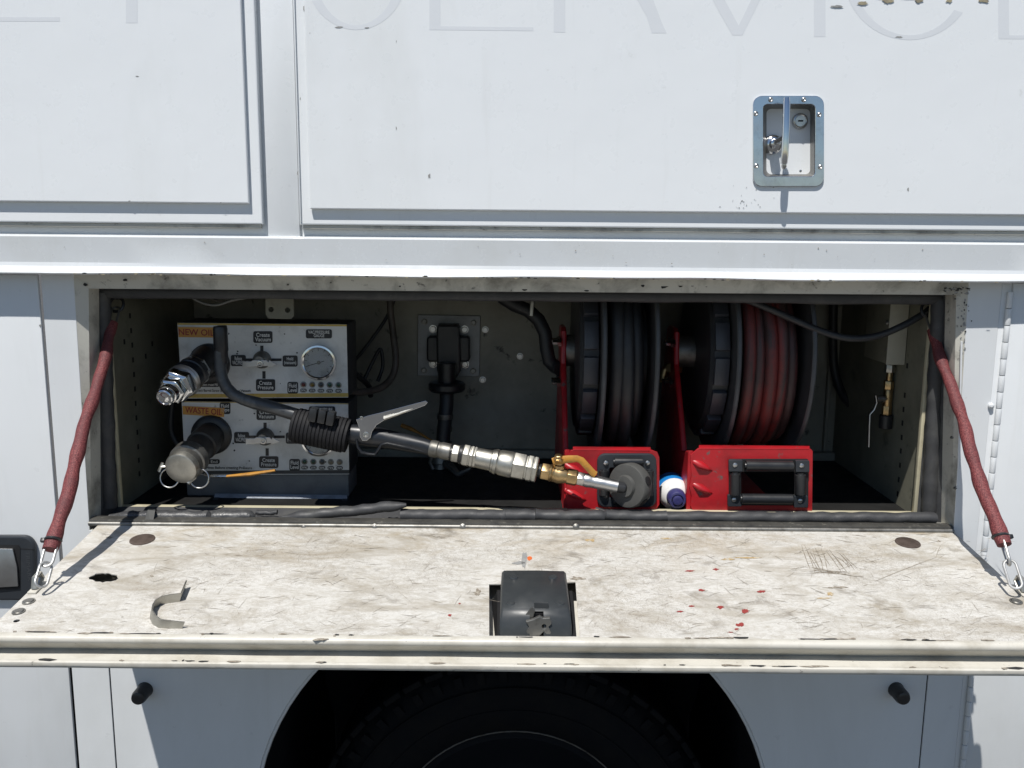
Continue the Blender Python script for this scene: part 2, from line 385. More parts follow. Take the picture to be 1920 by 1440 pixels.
def upper_door(x0, x1, px0, px1, zb_flange, zb_panel, hole=None):
    rc = lambda a, b, c: [(a, c), (b, c), (b, TOPZ), (a, TOPZ)]
    hf, hp = ([pxring(hole, YF)], [pxring(hole, YP)]) if hole else ([], [])
    fl = plate('upper_door', white, truck, rc(x0, x1, zb_flange), hf, YU - 0.0005 - YF, 0.002, o=V((0, YU - 0.0005, 0)))
    pn = plate('door_panel', white, fl, rc(px0, px1, zb_panel), hp, YF - 0.0004 - YP, 0.0016, o=V((0, YF - 0.0004, 0)))
    # hemmed lower edge under the flange
    MB().box((x0 + 0.004, YF + 0.004, zb_flange - 0.006), (x1 - 0.004, YU - 0.001, zb_flange - 0.0003)).build('drip_edge', frame_m, fl, bevel=0.001)
    return fl, pn
ldoor, lpanel = upper_door(-1.6, xl1, -1.59, P(461, 250, YP).x, P(200, 418, YF).z, P(300, 380, YP).z)
rdoor, rpanel = upper_door(xr0, 1.6, P(577, 250, YP).x, 1.59, P(1200, 427, YF).z, P(1200, 397, YP).z, rrect(1425, 191, 1532, 337, 8, 4))
# folded hem line seen beside the right door's panel edge
MB().box((xr0 + 0.0008, YF - 0.0035, rdoor.bound_box[0][2] + 0.004), (xr0 + 0.0028, YF - 0.0002, TOPZ)).build('flange_fold', white, rdoor, bevel=0.0006)

# faded letters (only their lower ends are in view)
def gl(pts, parent):
    ppx('letter', ghost, parent, pts, YP - 0.00005, 0.0001)
def arcband(cx, cy, rx, ry, tx, ty, a0, a1, n=28):
    out = [(cx + rx * math.cos(math.radians(lerp(a0, a1, k / n))), cy + ry * math.sin(math.radians(lerp(a0, a1, k / n)))) for k in range(n + 1)]
    inn = [(cx + (rx - tx) * math.cos(math.radians(lerp(a1, a0, k / n))), cy + (ry - ty) * math.sin(math.radians(lerp(a1, a0, k / n)))) for k in range(n + 1)]
    return out + inn
gl([(-90, -190), (-68, -190), (-68, 32), (112, 32), (112, 40), (-90, 40)], lpanel)
gl([(236, -190), (258, -190), (258, 43), (236, 43)], lpanel)
gl(arcband(668, -52, 96, 108, 20, 9, -60, 150), rpanel)
gl([(805, -190), (824, -190), (826, 49), (1000, 51), (1000, 58), (805, 56)], rpanel)
gl([(1038, -190), (1060, -190), (1060, 61), (1038, 60)], rpanel)
gl([(1150, -30), (1170, -40), (1205, -25), (1225, 0), (1240, 40), (1250, 62), (1222, 62), (1212, 30), (1195, 0), (1178, -15)], rpanel)
gl([(1230, -190), (1256, -190), (1385, 48), (1500, -190), (1522, -190), (1392, 66), (1373, 66)], rpanel)
gl([(1525, -190), (1547, -190), (1548, 69), (1526, 69)], rpanel)
gl(arcband(1705, -50, 124, 125, 20, 9, 36, 225), rpanel)
gl([(1870, -190), (1890, -190), (1892, 66), (2040, 67), (2040, 74), (1872, 73)], rpanel)
for (a, b, rx, ry) in ((1570, 12, 11, 2.2), (1617, 6, 10, 3), (1665, 1, 10, 5), (1722, 0, 8, 4.5), (1780, 1, 6, 3.5), (1845, 0, 9, 4.5), (1690, -8, 60, 5)):
    ppx('paint_chip', chip_m if rx < 10.5 else grey_chip, rpanel, jag(a, b, rx, ry, 0.35, 18), YP - 0.0008, 0.0004)
for (a, b, rx, ry, pr_, ys) in ((635, 51, 13, 3, rpanel, YP), (688, 52, 7, 2, rpanel, YP), (1686, 69, 12, 3, rpanel, YP), (575, 35, 4, 12, rdoor, YF), (570, 15, 3, 10, rdoor, YF), (559, 325, 3, 8, rdoor, YF), (563, 185, 1.5, 4, rdoor, YF), (743, 78, 1.2, 4, rpanel, YP), (743, 240, 1.5, 5, rpanel, YP), (805, 330, 4, 8, rpanel, YP), (581, 62, 1, 2, rpanel, YP), (257, 143, 5, 1.5, lpanel, YP), (1703, 355, 3, 6, rpanel, YP), (243, 377, 4, 2, lpanel, YP), (414, 380, 2.5, 1.6, lpanel, YP)):
    ppx('scuff', grey_chip, pr_, jag(a, b, rx * 0.55, ry * 0.55, 0.4, 12), ys - 0.0002, 0.0002)
for k in range(26):
    a, b = rnd.gauss(1400, 20), 390 - abs(rnd.gauss(0, 20)); q = rnd.uniform(0.4, 1.2)
    ppx('grime_spot', grey_chip, rpanel, jag(a, b, q, q * rnd.uniform(0.5, 1.3), 0.4, 7), YP - 0.0005, 0.0003)

# side rail: one folded profile run along the body
prof = [(YU - 0.001, RZ(446, -0.03)), (-0.034, RZ(447.5, -0.034)), (-0.037, RZ(451, -0.037)), (-0.0352, RZ(499, -0.035)), (-0.037, RZ(506, -0.037)),
        (-0.0475, RZ(515, -0.047)), (-0.0500, RZ(519, -0.05)), (-0.047, RZ(521.5, -0.047)), (-0.035, RZ(521, -0.035)), (0.0035, RZ(522, 0.0)), (0.03, RZ(522, 0.0)), (0.03, RZ(446, -0.03))]
nb = 60; rb = MB()
vs, fs = [], []
for i in range(nb + 1):
    x = -1.6 + 3.2 * i / nb
    for k, (y, z) in enumerate(prof):
        wob = 0.0008 * math.sin(x * 9) + 0.0006 * math.sin(x * 23 + 1)
        vs.append((x, y + (wob * 0.6 if 4 <= k <= 7 else 0), z + (wob if 5 <= k <= 7 else 0)))
for i in range(nb):
    for k in range(len(prof)):
        k2 = (k + 1) % len(prof); o = len(prof)
        fs.append((i * o + k, (i + 1) * o + k, (i + 1) * o + k2, i * o + k2))
rb.add(vs, fs).build('side_rail', rail_m, truck, smooth=14)
railz = prof[6][1]

# lower body skins round the opening
OUT = [(166, 541), (1793, 553), (1784, 993), (171, 990)]          # opening mouth
FOLD = [(138, 520), (1816, 533), (1788, 998), (168, 994)]         # where the skin folds in
YS = -0.014
f_ = [P(a, b, YS) for a, b in FOLD]; o_ = [P(a, b, -0.005) for a, b in OUT]
XS1, XS2 = P(110, 978, YS).x, P(1848, 990, YS).x                  # door seams
zb, zt = P(965, 1581, YS).z - 0.12, RZ(521.2, YS)
xsk1, xsk2 = P(211, 1340, YS).x, P(1733, 1340, YS).x              # skirt seams
g2 = 0.0022
def skinplate(name, m, pts, Y=YS, depth=0.003, holes=(), bevel=0.0008):
    return plate(name, m, truck, pts, holes, depth, bevel, o=V((0, Y + depth, 0)))
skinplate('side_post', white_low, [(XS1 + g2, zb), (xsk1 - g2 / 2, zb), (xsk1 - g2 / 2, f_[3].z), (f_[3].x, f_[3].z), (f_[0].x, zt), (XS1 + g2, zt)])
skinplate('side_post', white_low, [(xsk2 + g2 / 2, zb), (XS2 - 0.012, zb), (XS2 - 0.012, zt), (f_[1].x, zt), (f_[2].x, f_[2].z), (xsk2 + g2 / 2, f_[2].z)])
q1, q2 = [((P(b, y, YS).x - P(a, y, YS).x) / 2, P(965, y, YS).z) for a, b, y in ((600, 1350, 1260), (485, 1432, 1440))]
az_ = (q2[0] ** 2 - q1[0] ** 2 + q2[1] ** 2 - q1[1] ** 2) / (2 * (q2[1] - q1[1]))
arch = V((P(962, 1400, YS).x, 0, az_)); AR = math.hypot(q1[0], q1[1] - az_)
pts = [(xsk1 + g2 / 2, zb), (xsk1 + g2 / 2, f_[3].z - 0.004), (xsk2 - g2 / 2, f_[2].z - 0.004), (xsk2 - g2 / 2, zb)]
a_end = math.asin((zb - arch.z) / AR)
na = 48
pts += [(arch.x + AR * math.cos(a_end + (math.pi - 2 * a_end) * k / na), arch.z + AR * math.sin(a_end + (math.pi - 2 * a_end) * k / na)) for k in range(na + 1)]
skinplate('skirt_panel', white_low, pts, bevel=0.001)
MB().tube([(arch.x + (AR - 0.002) * math.cos(a_end + (math.pi - 2 * a_end) * k / na), YS + 0.006, arch.z + (AR - 0.002) * math.sin(a_end + (math.pi - 2 * a_end) * k / na)) for k in range(na + 1)], 0.004, 8).build('arch_lip', white_low, truck)
# mouth frame: bevelled ring from the skin fold into the mouth, then jamb back to the seal flange
IN_L, IN_R = P(196, 555, 0.06).x, P(1752, 572, 0.06).x
IN_T, IN_B = RZ(563, 0.06), RZ(956, 0.06)
inn = [V((IN_L, 0.06, IN_T)), V((IN_R, 0.06, IN_T)), V((IN_R, 0.06, IN_B)), V((IN_L, 0.06, IN_B))]
fb = [V((p.x, YS + 0.0006, p.z if k > 1 else zt - 0.0004)) for k, p in enumerate(f_)]
jb = [V((p.x, 0.030, p.z)) for p in o_]
mf = MB()
def subring(A, B, n=24):
    for k in range(4):
        a0, a1, b0, b1 = A[k], A[(k + 1) % 4], B[k], B[(k + 1) % 4]
        for i in range(n):
            t0, t1 = i / n, (i + 1) / n
            mf.quad(lerp(a0, a1, t0), lerp(a0, a1, t1), lerp(b0, b1, t1), lerp(b0, b1, t0))
subring(fb, o_); subring(o_, jb)
me = mf.mesh(smooth=40)
link('mouth_frame', me, frame_m, truck)
sf = MB(); mf = sf
subring(jb, inn); sf.build('seal_flange', rubber, truck)
# lip round the compartment mouth (cream, catches the sun)
lip = MB()
for (a, b) in (((IN_L - 0.001, 0.059, IN_B - 0.01), (IN_L + 0.005, 0.0675, IN_T)), ((IN_R - 0.005, 0.059, IN_B - 0.01), (IN_R + 0.001, 0.0675, IN_T)), ((IN_L - 0.001, 0.059, IN_B - 0.012), (IN_R + 0.001, 0.075, IN_B - 0.0005))):
    lip.box(a, b)
lip_m = M('cream_lip', (0.50, 0.46, 0.33), 0.5, 0, ((0.25, 0.22, 0.15), 25, 0.5, 0.75, 0.6))
lip.build('mouth_lip', lip_m, truck, bevel=0.0006)

# chips and grime on the mouth frame, rail and right post
cr = random.Random(21)
black_chip = M('black_chip', (0.02, 0.02, 0.02), 0.8)
def fchip(px, py, rx, ry, m=black_chip):
    Y = lerp(YS, -0.005, min(max((py - 521) / 21, 0), 1)) - 0.0012
    ppx('paint_chip', m, truck, jag(px, py, rx, ry, 0.4, 10, cr), Y, 0.0004)
for px, py, rx, ry in ((1205, 534, 4, 4), (1245, 536, 8, 6), (1275, 535, 4, 3), (1298, 535, 3, 2), (1304, 538, 2, 2), (1324, 536, 3, 3), (1420, 541, 3, 3), (1472, 543, 5, 4), (1580, 536, 5, 3), (1574, 541, 3, 3), (1561, 535, 2, 2), (235, 525, 4, 2), (160, 534, 4, 3), (983, 543, 5, 2), (750, 537, 2, 1.5), (540, 534, 2, 1.5), (1100, 545, 4, 2), (620, 530, 2, 1)):
    fchip(px, py, rx, ry)
for k in range(34):
    px, py = 1796 + cr.gauss(0, 16), 537 + abs(cr.gauss(0, 8)); q = cr.uniform(0.8, 2.6)
    if px < 1828: ppx('grime', black_chip if cr.random() < 0.6 else grey_chip, truck, jag(px, py, q * 1.6, q * 0.7, 0.5, 9, cr), YS - 0.0006 - 0.0001 * (k % 5), 0.0002)
for k in range(30):
    px, py = 1806 + cr.gauss(0, 6), 560 + abs(cr.gauss(0, 45)); q = cr.uniform(0.6, 2.2)
    ppx('grime', grey_chip if k % 3 else black_chip, truck, jag(px, py, q, q * 1.3, 0.5, 8, cr), YS - 0.0006 - 0.0001 * (k % 5), 0.0002)
for k in range(22):
    px, py = cr.uniform(20, 1900), cr.uniform(458, 498) + 0; q = cr.uniform(0.4, 1.1); 
    ppx('paint_chip', scratch_m, truck, jag(px, py + (px - 960) * 0.009, q, q * 0.9, 0.4, 8, cr), -0.0374, 0.0003)
for k in range(70):
    px = cr.uniform(140, 1910); q = cr.uniform(0.8, 3.0)
    ppx('paint_chip', black_chip if cr.random() < 0.5 else chip_m, truck, jag(px, 520.5 + (px - 960) * 0.009 + cr.uniform(-1.2, 1.2), q * 1.6, q * 0.45, 0.4, 8, cr), -0.0512, 0.0003)
# rubber seals
def seal(pts, r, m=rubber, flat=(1, 0.8), wob=0.0009, n=40, name='seal'):
    a, b = V(pts[0]), V(pts[1]); ph = rnd.uniform(0, 9)
    L = [lerp(a, b, t / n) + V((0, -0.5, 1)) * wob * (math.sin(t * 0.9 + ph) * 0.5 + math.sin(t * 0.37 + ph * 2)) for t in range(n + 1)]
    return MB().tube(L, lambda t: r * (1 + 0.05 * math.sin(t * 61 + ph) + 0.04 * math.sin(t * 23)), 14, flat=flat).build(name, m, truck)
mid = lambda k, t=0.5: lerp(jb[k], inn[k], t)
seal((mid(0), mid(3) + V((0, 0, 0.012))), 0.0125, flat=(1, 1), wob=0.0004)
seal((mid(1), mid(2) + V((0, 0, 0.012))), 0.0125, flat=(1, 1), wob=0.0004)
seal((mid(0, 0.45), mid(1, 0.45)), 0.0105, flat=(0.8, 1), wob=0.0003)
# lower seal, torn into lengths lying on the sill
YB = 0.012
def low(px0, py0, px1, py1, r=11.5, m=rubber, Y0=YB, Y1=YB, ta=0.0, tb=0.0, fl=(1, 0.85)):
    a, b = P(px0, py0, Y0), P(px1, py1, Y1); n = max(10, int((px1 - px0) / 8)); ph = rnd.uniform(0, 9)
    L = [lerp(a, b, t / n) + V((0, -0.4, 1)) * 0.0007 * (math.sin(t * 1.3 + ph) + math.sin(t * 0.5 + ph)) for t in range(n + 1)]
    def rr(t):
        q = r * S(YB) * (1 + 0.05 * math.sin(t * 37 + ph) + 0.03 * math.sin(t * 90))
        if ta and t < ta: q *= max(0.12, t / ta) ** 0.5
        if tb and t > 1 - tb: q *= max(0.12, (1 - t) / tb) ** 0.5
        return q
    return MB().tube(L, rr, 14, flat=fl).build('seal_piece', m, truck)
low(205, 969, 292, 966, 12, rubber_wet, ta=0.35)
low(290, 968, 398, 968, 12.5, rubber_wet, tb=0.05)
low(399, 967, 478, 968, 12.5, rubber_wet, tb=0.05)
low(482, 973, 545, 972, 6.0, rubber)
low(480, 961, 520, 961, 5.5, rubber)
low(530, 971, 762, 947, 12, rubber, Y1=YB - 0.004, ta=0.12, tb=0.1)
low(728, 975, 760, 974, 5, rubber)
low(752, 966, 950, 966, 13.5, rubber)
low(940, 967, 1010, 966, 13.5, rubber, tb=0.08)
low(1003, 966, 1140, 968, 13, rubber, tb=0.06)
low(1128, 966, 1250, 969, 12.5, rubber, ta=0.06)
low(1245, 969, 1752, 971, 12.5, rubber)
for (x0, x1, y0, y1) in ((1118, 1150, 952, 968), (1140, 1160, 960, 972)):      # torn flap
    MB().tube([P(x0, y0, 0.03), P((x0 + x1) / 2, y0 + 5, 0.022), P(x1, y1, 0.026)], 0.003, 8, flat=(1, 0.4)).build('seal_flap', rubber, truck)
# sill strip in front of the seal and the hinge bar of the drop door
MB().box((jb[3].x + 0.002, -0.016, P(960, 991, -0.016).z), (jb[2].x - 0.002, 0.006, P(960, 981, -0.016).z)).build('sill', M('grimy_sill', (0.06, 0.058, 0.052), 0.5, 0, ((0.22, 0.21, 0.18), 90, 0.58, 0.72, 0.8), ((0.02, 0.02, 0.02), 30, 0.45, 0.7, 0.8), bump=0.3), truck, bevel=0.002)
hz = P(960, 990, -0.02).z
MB().cyl((jb[3].x + 0.004, -0.019, hz + 0.001), (jb[2].x - 0.004, -0.019, hz + 0.001), 0.0038, n=12).build('hinge_rod', dullmetal, truck)
for px in (570, 703, 868, 1080):
    MB().lathe(P(px, 988, -0.019), V((0, -1, 0.3)), [(0, 0.006), (0.003, 0.0055), (0.005, 0.002)], 12).build('rivet', dullmetal, truck)

# compartment interior
YBK, CZ, FZ = 0.47, 1.385, IN_B - 0.010
XL, XR = IN_L - 0.004, IN_R + 0.004
def wallbox(name, m, lo, hi): return MB().box(lo, hi).build(name, m, truck, bevel=0)
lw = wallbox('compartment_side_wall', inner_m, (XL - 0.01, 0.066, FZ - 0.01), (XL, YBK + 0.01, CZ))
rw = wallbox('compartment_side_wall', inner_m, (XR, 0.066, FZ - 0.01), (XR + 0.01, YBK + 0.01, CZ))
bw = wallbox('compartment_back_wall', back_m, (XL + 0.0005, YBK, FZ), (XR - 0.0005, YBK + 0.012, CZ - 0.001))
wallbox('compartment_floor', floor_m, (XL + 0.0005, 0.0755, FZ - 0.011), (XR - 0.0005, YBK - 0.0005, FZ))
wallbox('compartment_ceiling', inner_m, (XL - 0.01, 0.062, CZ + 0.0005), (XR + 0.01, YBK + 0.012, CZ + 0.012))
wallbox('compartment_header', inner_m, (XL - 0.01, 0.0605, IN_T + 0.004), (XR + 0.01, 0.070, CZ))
MB().box((XL + 0.001, YBK - 0.02, FZ + 0.0005), (XR - 0.001, YBK - 0.0005, FZ + 0.018)).build('floor_kick_strip', back_m, truck, bevel=0.002)
MB().box((P(1560, 600, YBK).x - 0.004, YBK - 0.012, FZ + 0.02), (P(1560, 600, YBK).x + 0.004, YBK - 0.0003, CZ - 0.002)).build('corner_strip', back_m, truck, bevel=0.001)
for lst, X, wall in ((((573, 510), (585, 665), (597, 815), (605, 968), (615, 1120), (625, 1270), (632, 1420), (640, 1570), (650, 1720), (658, 1870), (665, 2010), (672, 2150), (805, 800), (737, 930), (515, 780)), XL, lw),
                     (((540, 455), (525, 640), (517, 730), (510, 815), (505, 905), (500, 990), (495, 1080), (487, 1170), (480, 1260)), XR, rw)):
    for (a, b) in lst:
        sx, ox, oy = (5.54, 140, 500) if X < 0 else (3.35, 1540, 550)
        q = PX(ox + a / sx, oy + b / sx, X); s = 1 if X < 0 else -1
        MB().box((X - 0.0002 if s > 0 else X - 0.0006, q.y - 0.0028, q.z - 0.0045), (X + 0.0006 if s > 0 else X + 0.0002, q.y + 0.0028, q.z + 0.0045)).build('slot_hole', black, wall, smooth=0)
# bolts on the back wall
def bolt(px, py, Y, r, parent, m=dullmetal, d=V((0, -1, 0)), name='bolt', hole=True):
    a = P(px, py, Y); s = S(Y)
    o = MB().lathe(a, d, [(0, r * s * 1.25), (0.0015, r * s * 1.25), (0.0016, r * s), (0.005, r * s * 0.92), (0.0056, r * s * 0.8)], 14).build(name, m, parent)
    return o, a
for a, b in ((910, 618), (975, 668), (905, 712)):
    bolt(a, b, YBK, 5, truck, steel_soft)
ppx('hanger_tab', inner_m, truck, [(498, 548), (551, 549), (552, 592), (546, 598), (505, 597), (499, 590)], 0.12, 0.003, holes=[ring(509, 580, 5, 14), ring(540, 581, 5, 14)], bevel=0.0005, props=dict(label='cream tab with two holes'))
MB().box((P(485, 560, 0.12).x, 0.117, 1.262), (P(552, 560, 0.12).x, 0.16, 1.384)).build('tab_bracket', inner_m, truck, bevel=0.002)
MB().box((P(340, 560, 0.14).x, 0.17, 1.262), (P(652, 560, 0.14).x, 0.26, 1.384)).build('ceiling_channel', case_m, truck, bevel=0.002)

# ------------------------------------------------------------------ drop-down door
TL = 0.12
HY = -0.022
H0 = V((0, HY, P(960, 992, HY).z))
dv = V((0, -1, -TL)).normalized(); dn = V((0, -TL, 1)).normalized()
def D(px, py, h=0.0):       # picture point on the door face (or h above it)
    d = ray(px, py); o = H0 + dn * h
    return CAM + d * ((o - CAM).dot(dn) / d.dot(dn))
def uv(q): w = q - H0; return w.x, w.dot(dv)
def DW(u, v, h=0.0): return V((u, 0, 0)) + V((0, H0.y, H0.z)) + dv * v + dn * h
V1 = uv(D(960, 1199))[1]; TH = 0.028
V2 = 0
for k in range(400):
    V2 = 0.25 + k * 0.0005
    if proj(DW(0, V2, -TH - 0.002))[1] > 1256: break
UL, UR = uv(D(175, 993))[0], uv(D(1786, 995))[0]
ddoor = MB().hexa([DW(UL - 0.004, 0.004, -TH - 0.004), DW(UR + 0.004, 0.004, -TH - 0.004), DW(UR + 0.004, V2 - 0.006, -TH - 0.004), DW(UL - 0.004, V2 - 0.006, -TH - 0.004)],
                  [DW(UL - 0.004, 0.004, -TH), DW(UR + 0.004, 0.004, -TH), DW(UR + 0.004, V2 - 0.006, -TH), DW(UL - 0.004, V2 - 0.006, -TH)]).build('drop_door', edge_m, truck, label='scuffed cream drop-down compartment door')
cut = [uv(D(a, b)) for a, b in ((917, 1095), (937, 1095), (1060, 1092), (1079, 1091), (1081, 1119), (1088, 1199), (917, 1199))]
cut = [(u, min(v, V1 - 0.001)) for u, v in cut]
hole = [uv(D(a, b)) for a, b in jag(195, 1083, 27, 8.5, 0.13, 34)]
small = [uv(D(a, b)) for a, b in ring(32, 1164, 5, 12)]
small = [(u, v) for (u, v) in ((small[0][0] - 0.004 + 0.004 * math.cos(k), small[0][1] + 0.004 * math.sin(k)) for k in [i * 0.5236 for i in range(12)])]
plate('inner_pan', shelf_m, ddoor, [(UL, 0.0), (UR, 0.0), (UR, V1 - 0.006), (cut[5][0] + 0.0001, V1 - 0.006), (UL, V1 - 0.006)], [cut[:5] + [(cut[5][0], V1 - 0.008), (cut[6][0], V1 - 0.008)], hole, small], 0.0015, 0,
      o=H0 - dn * 0.0015, ay=dv, an=dn)
# pan sides and rolled front bead
for u, s in ((UL, 1), (UR, -1)):
    MB().hexa([DW(u, 0.004, -TH), DW(u + s * 0.002, 0.004, -TH), DW(u + s * 0.002, V1, -TH), DW(u, V1, -TH)], [DW(u, 0.004, -0.002), DW(u + s * 0.002, 0.004, -0.002), DW(u + s * 0.002, V1, -0.002), DW(u, V1, -0.002)]).build('pan_side', edge_m, ddoor)
R1 = 0.0055
bprof = [(V1 - 0.0075, -0.0002), (V1 - 0.003, 0.0008), (V1, 0.0008)]
for k in range(1, 10):
    w = math.radians(90 - k * 14.8); bprof.append((V1 + R1 * math.cos(w), 0.0008 - R1 + R1 * math.sin(w)))
bprof += [(V1 - 0.0130, -TH + 0.0003), (V1 - 0.0135, -TH + 0.0003)]
bd = MB(); nb = 70
vs, fs = [], []
for i in range(nb + 1):
    u = lerp(UL - 0.001, UR + 0.001, i / nb); wob = 0.0005 * math.sin(u * 17) + 0.0004 * math.sin(u * 41 + 2)
    for (v, h) in bprof: vs.append(DW(u, v + wob, h + wob * 0.6))
o = len(bprof)
for i in range(nb):
    for k in range(o): fs.append((i * o + k, (i + 1) * o + k, (i + 1) * o + (k + 1) % o, i * o + (k + 1) % o))
fs += [tuple(range(o)), tuple(nb * o + k for k in range(o))[::-1]]
bd.add(vs, fs).build('rolled_bead', edge_m, ddoor, smooth=45)
# outer skin lip with folded hem
lp = MB(); vs, fs = [], []
lprof = [(V1 - 0.014, -TH + 0.0004), (V2 - 0.007, -TH + 0.0004), (V2 - 0.006, -TH + 0.003), (V2 - 0.003, -TH + 0.0042), (V2, -TH + 0.003), (V2 + 0.001, -TH - 0.001), (V2 - 0.001, -TH - 0.005), (V2 - 0.008, -TH - 0.0055), (V1 - 0.014, -TH - 0.0055)]
for i in range(nb + 1):
    u = lerp(UL - 0.004, UR + 0.004, i / nb); wob = 0.0006 * math.sin(u * 13 + 1) + 0.0004 * math.sin(u * 37)
    for k, (v, h) in enumerate(lprof): vs.append(DW(u, v + (wob if 2 <= k <= 7 else 0), h + (wob * 0.5 if 2 <= k <= 7 else 0)))
o = len(lprof)
for i in range(nb):
    for k in range(o): fs.append((i * o + k, (i + 1) * o + k, (i + 1) * o + (k + 1) % o, i * o + (k + 1) % o))
fs += [tuple(range(o)), tuple(nb * o + k for k in range(o))[::-1]]
lp.add(vs, fs).build('skin_lip', edge_m, ddoor, smooth=45)
# chipped paint along the bead and the hem
er_ = random.Random(31)
for k in range(75):
    u = er_.uniform(UL + 0.02, UR - 0.02); l = er_.uniform(0.002, 0.016) * (0.5 + er_.random()); w_ = er_.uniform(0.0006, 0.0022)
    if k % 5 < 3: v0, h0_ = V1 - 0.004 + er_.uniform(-0.003, 0.001), 0.0010
    else: v0, h0_ = V2 - 0.0035 + er_.uniform(-0.0008, 0.0008), -TH + 0.0046
    plate('edge_chip', scratch_m if er_.random() < 0.6 else black_chip, ddoor, [(u + l * math.cos(a_) * er_.uniform(0.6, 1.1), v0 + w_ * math.sin(a_) * er_.uniform(0.5, 1.3)) for a_ in [i_ * 0.6283 for i_ in range(10)]], (), 0.0003, 0, o=H0 + dn * h0_, ay=dv, an=dn)
# things fixed to the pan
for a, b, r in ((267, 1012, 0.019), (1702, 1018, 0.019)):
    MB().lathe(D(a, b, 0.0002), dn, [(0, r), (0.0012, r * 0.98), (0.0018, r * 0.9), (0.0014, r * 0.3), (0.0010, 0.002)], 26).build('hole_plug', rust_m, ddoor)
for a, b in ((54, 1128), (35, 1147), (1905, 1128)):
    MB().lathe(D(a, b, 0.0002), dn, [(0, 0.0085), (0.001, 0.0083), (0.0011, 0.0066), (0.0022, 0.0055), (0.0018, 0.002)], 20).build('pan_screw', dullmetal, ddoor)
def mark(pts, m, h=0.00025):
    ring_ = [uv(D(a, b)) for a, b in pts]
    plate('paint_mark', m, ddoor, ring_, (), 0.0003, 0, o=H0 + dn * h, ay=dv, an=dn)
mr = random.Random(3)
for a, b, rx, ry in ((1388, 1172, 10, 4), (1398, 1146, 7, 5), (1350, 1139, 8, 3), (1275, 1147, 7, 2), (1297, 1137, 6, 2), (1315, 1107, 7, 2), (1428, 1109, 9, 3), (1293, 1071, 9, 1.8), (1342, 1068, 6, 2.2), (1370, 1186, 5, 1), (843, 1154, 5, 2), (1381, 1180, 5, 2), (862, 1132, 2.5, 1.2)):
    mark(jag(a, b, rx * 0.8, ry * 0.8, 0.5, 18, mr), red_mark)
mark(jag(993, 1047, 4.5, 4, 0.3, 12, mr), orange_mark)
mark(jag(983, 1050, 5, 16, 0.25, 14, mr), grey_chip)
mark(jag(972, 1056, 12, 2.5, 0.5, 14, mr), grey_chip)
for a, b, rx, ry in ((1108, 1013, 9, 2.5), (1400, 1046, 26, 1.6), (1368, 1049, 12, 2), (1556, 1114, 6, 3), (1250, 1010, 10, 1.5), (1545, 1122, 14, 1)):
    mark(jag(a, b, rx, ry, 0.45, 16, mr), rust_mark)
for a, b, rx, ry in ((895, 1112, 5, 6), (1082, 1085, 12, 3), (600, 1199, 12, 3), (205, 1008, 6, 1.5), (1760, 1015, 4, 1.5), (1570, 1102, 20, 1.6), (285, 1080, 3, 2)):
    mark(jag(a, b, rx, ry, 0.55, 20, mr), scratch_m)
def scratch(a, b, w=0.9, m=scratch_m, bend=3.0):
    (x0, y0), (x1, y1) = a, b; n = 6; L, Rr = [], []
    dx, dy = x1 - x0, y1 - y0; l = math.hypot(dx, dy) + 1e-6; nx, ny = -dy / l, dx / l; bn = mr.uniform(-bend, bend)
    for i in range(n + 1):
        t = i / n; q = bn * math.sin(math.pi * t); ww = w * (0.35 + 0.65 * math.sin(math.pi * t)) * mr.uniform(0.6, 1.2) * 0.5
        L.append((x0 + dx * t + nx * (q + ww), y0 + dy * t + ny * (q + ww))); Rr.append((x0 + dx * t + nx * (q - ww), y0 + dy * t + ny * (q - ww)))
    return L + Rr[::-1]
sm = MB()
def sput(ringpx):
    n = len(ringpx) // 2
    A = [D(a, b, 0.0004) for a, b in ringpx[:n]]; B = [D(a, b, 0.0004) for a, b in ringpx[n:][::-1]]
    for i in range(n - 1): sm.quad(A[i], A[i + 1], B[i + 1], B[i])
for k in range(16):
    x = 1503 + k * 5.2; sput(scratch((x, 1022 + mr.uniform(-4, 8) + k * 1.2), (x + mr.uniform(8, 34), 1060 + mr.uniform(0, 22)), 1.3))
for k in range(8): sput(scratch((1512 + mr.uniform(-4, 30), 1066 + mr.uniform(-3, 8)), (1560 + mr.uniform(0, 60), 1072 + mr.uniform(-4, 12)), 1.2))
sput(scratch((1640, 1090), (1755, 1045), 1.3, bend=10)); sput(scratch((1755, 1045), (1764, 1022), 1.2))
for k in range(620):
    x, y = mr.uniform(60, 1880), 1000 + 190 * mr.random() ** 1.1
    if x < 175 and y < 1120: continue
    if 905 < x < 1095 and y > 1060: continue
    a = mr.choice((mr.gauss(0.25, 0.4), mr.gauss(2.5, 0.5), mr.uniform(0, 3.14))); l = mr.uniform(5, 34) * (1.6 if mr.random() < 0.1 else 1)
    sput(scratch((x, y), (x + l * math.cos(a), min(max(y + l * math.sin(a) * 0.45, 998), 1192)), mr.uniform(0.3, 0.8), bend=1.6))
sc_o = sm.build('scratches', scratch_m, ddoor, smooth=0); sc_o['kind'] = 'stuff'
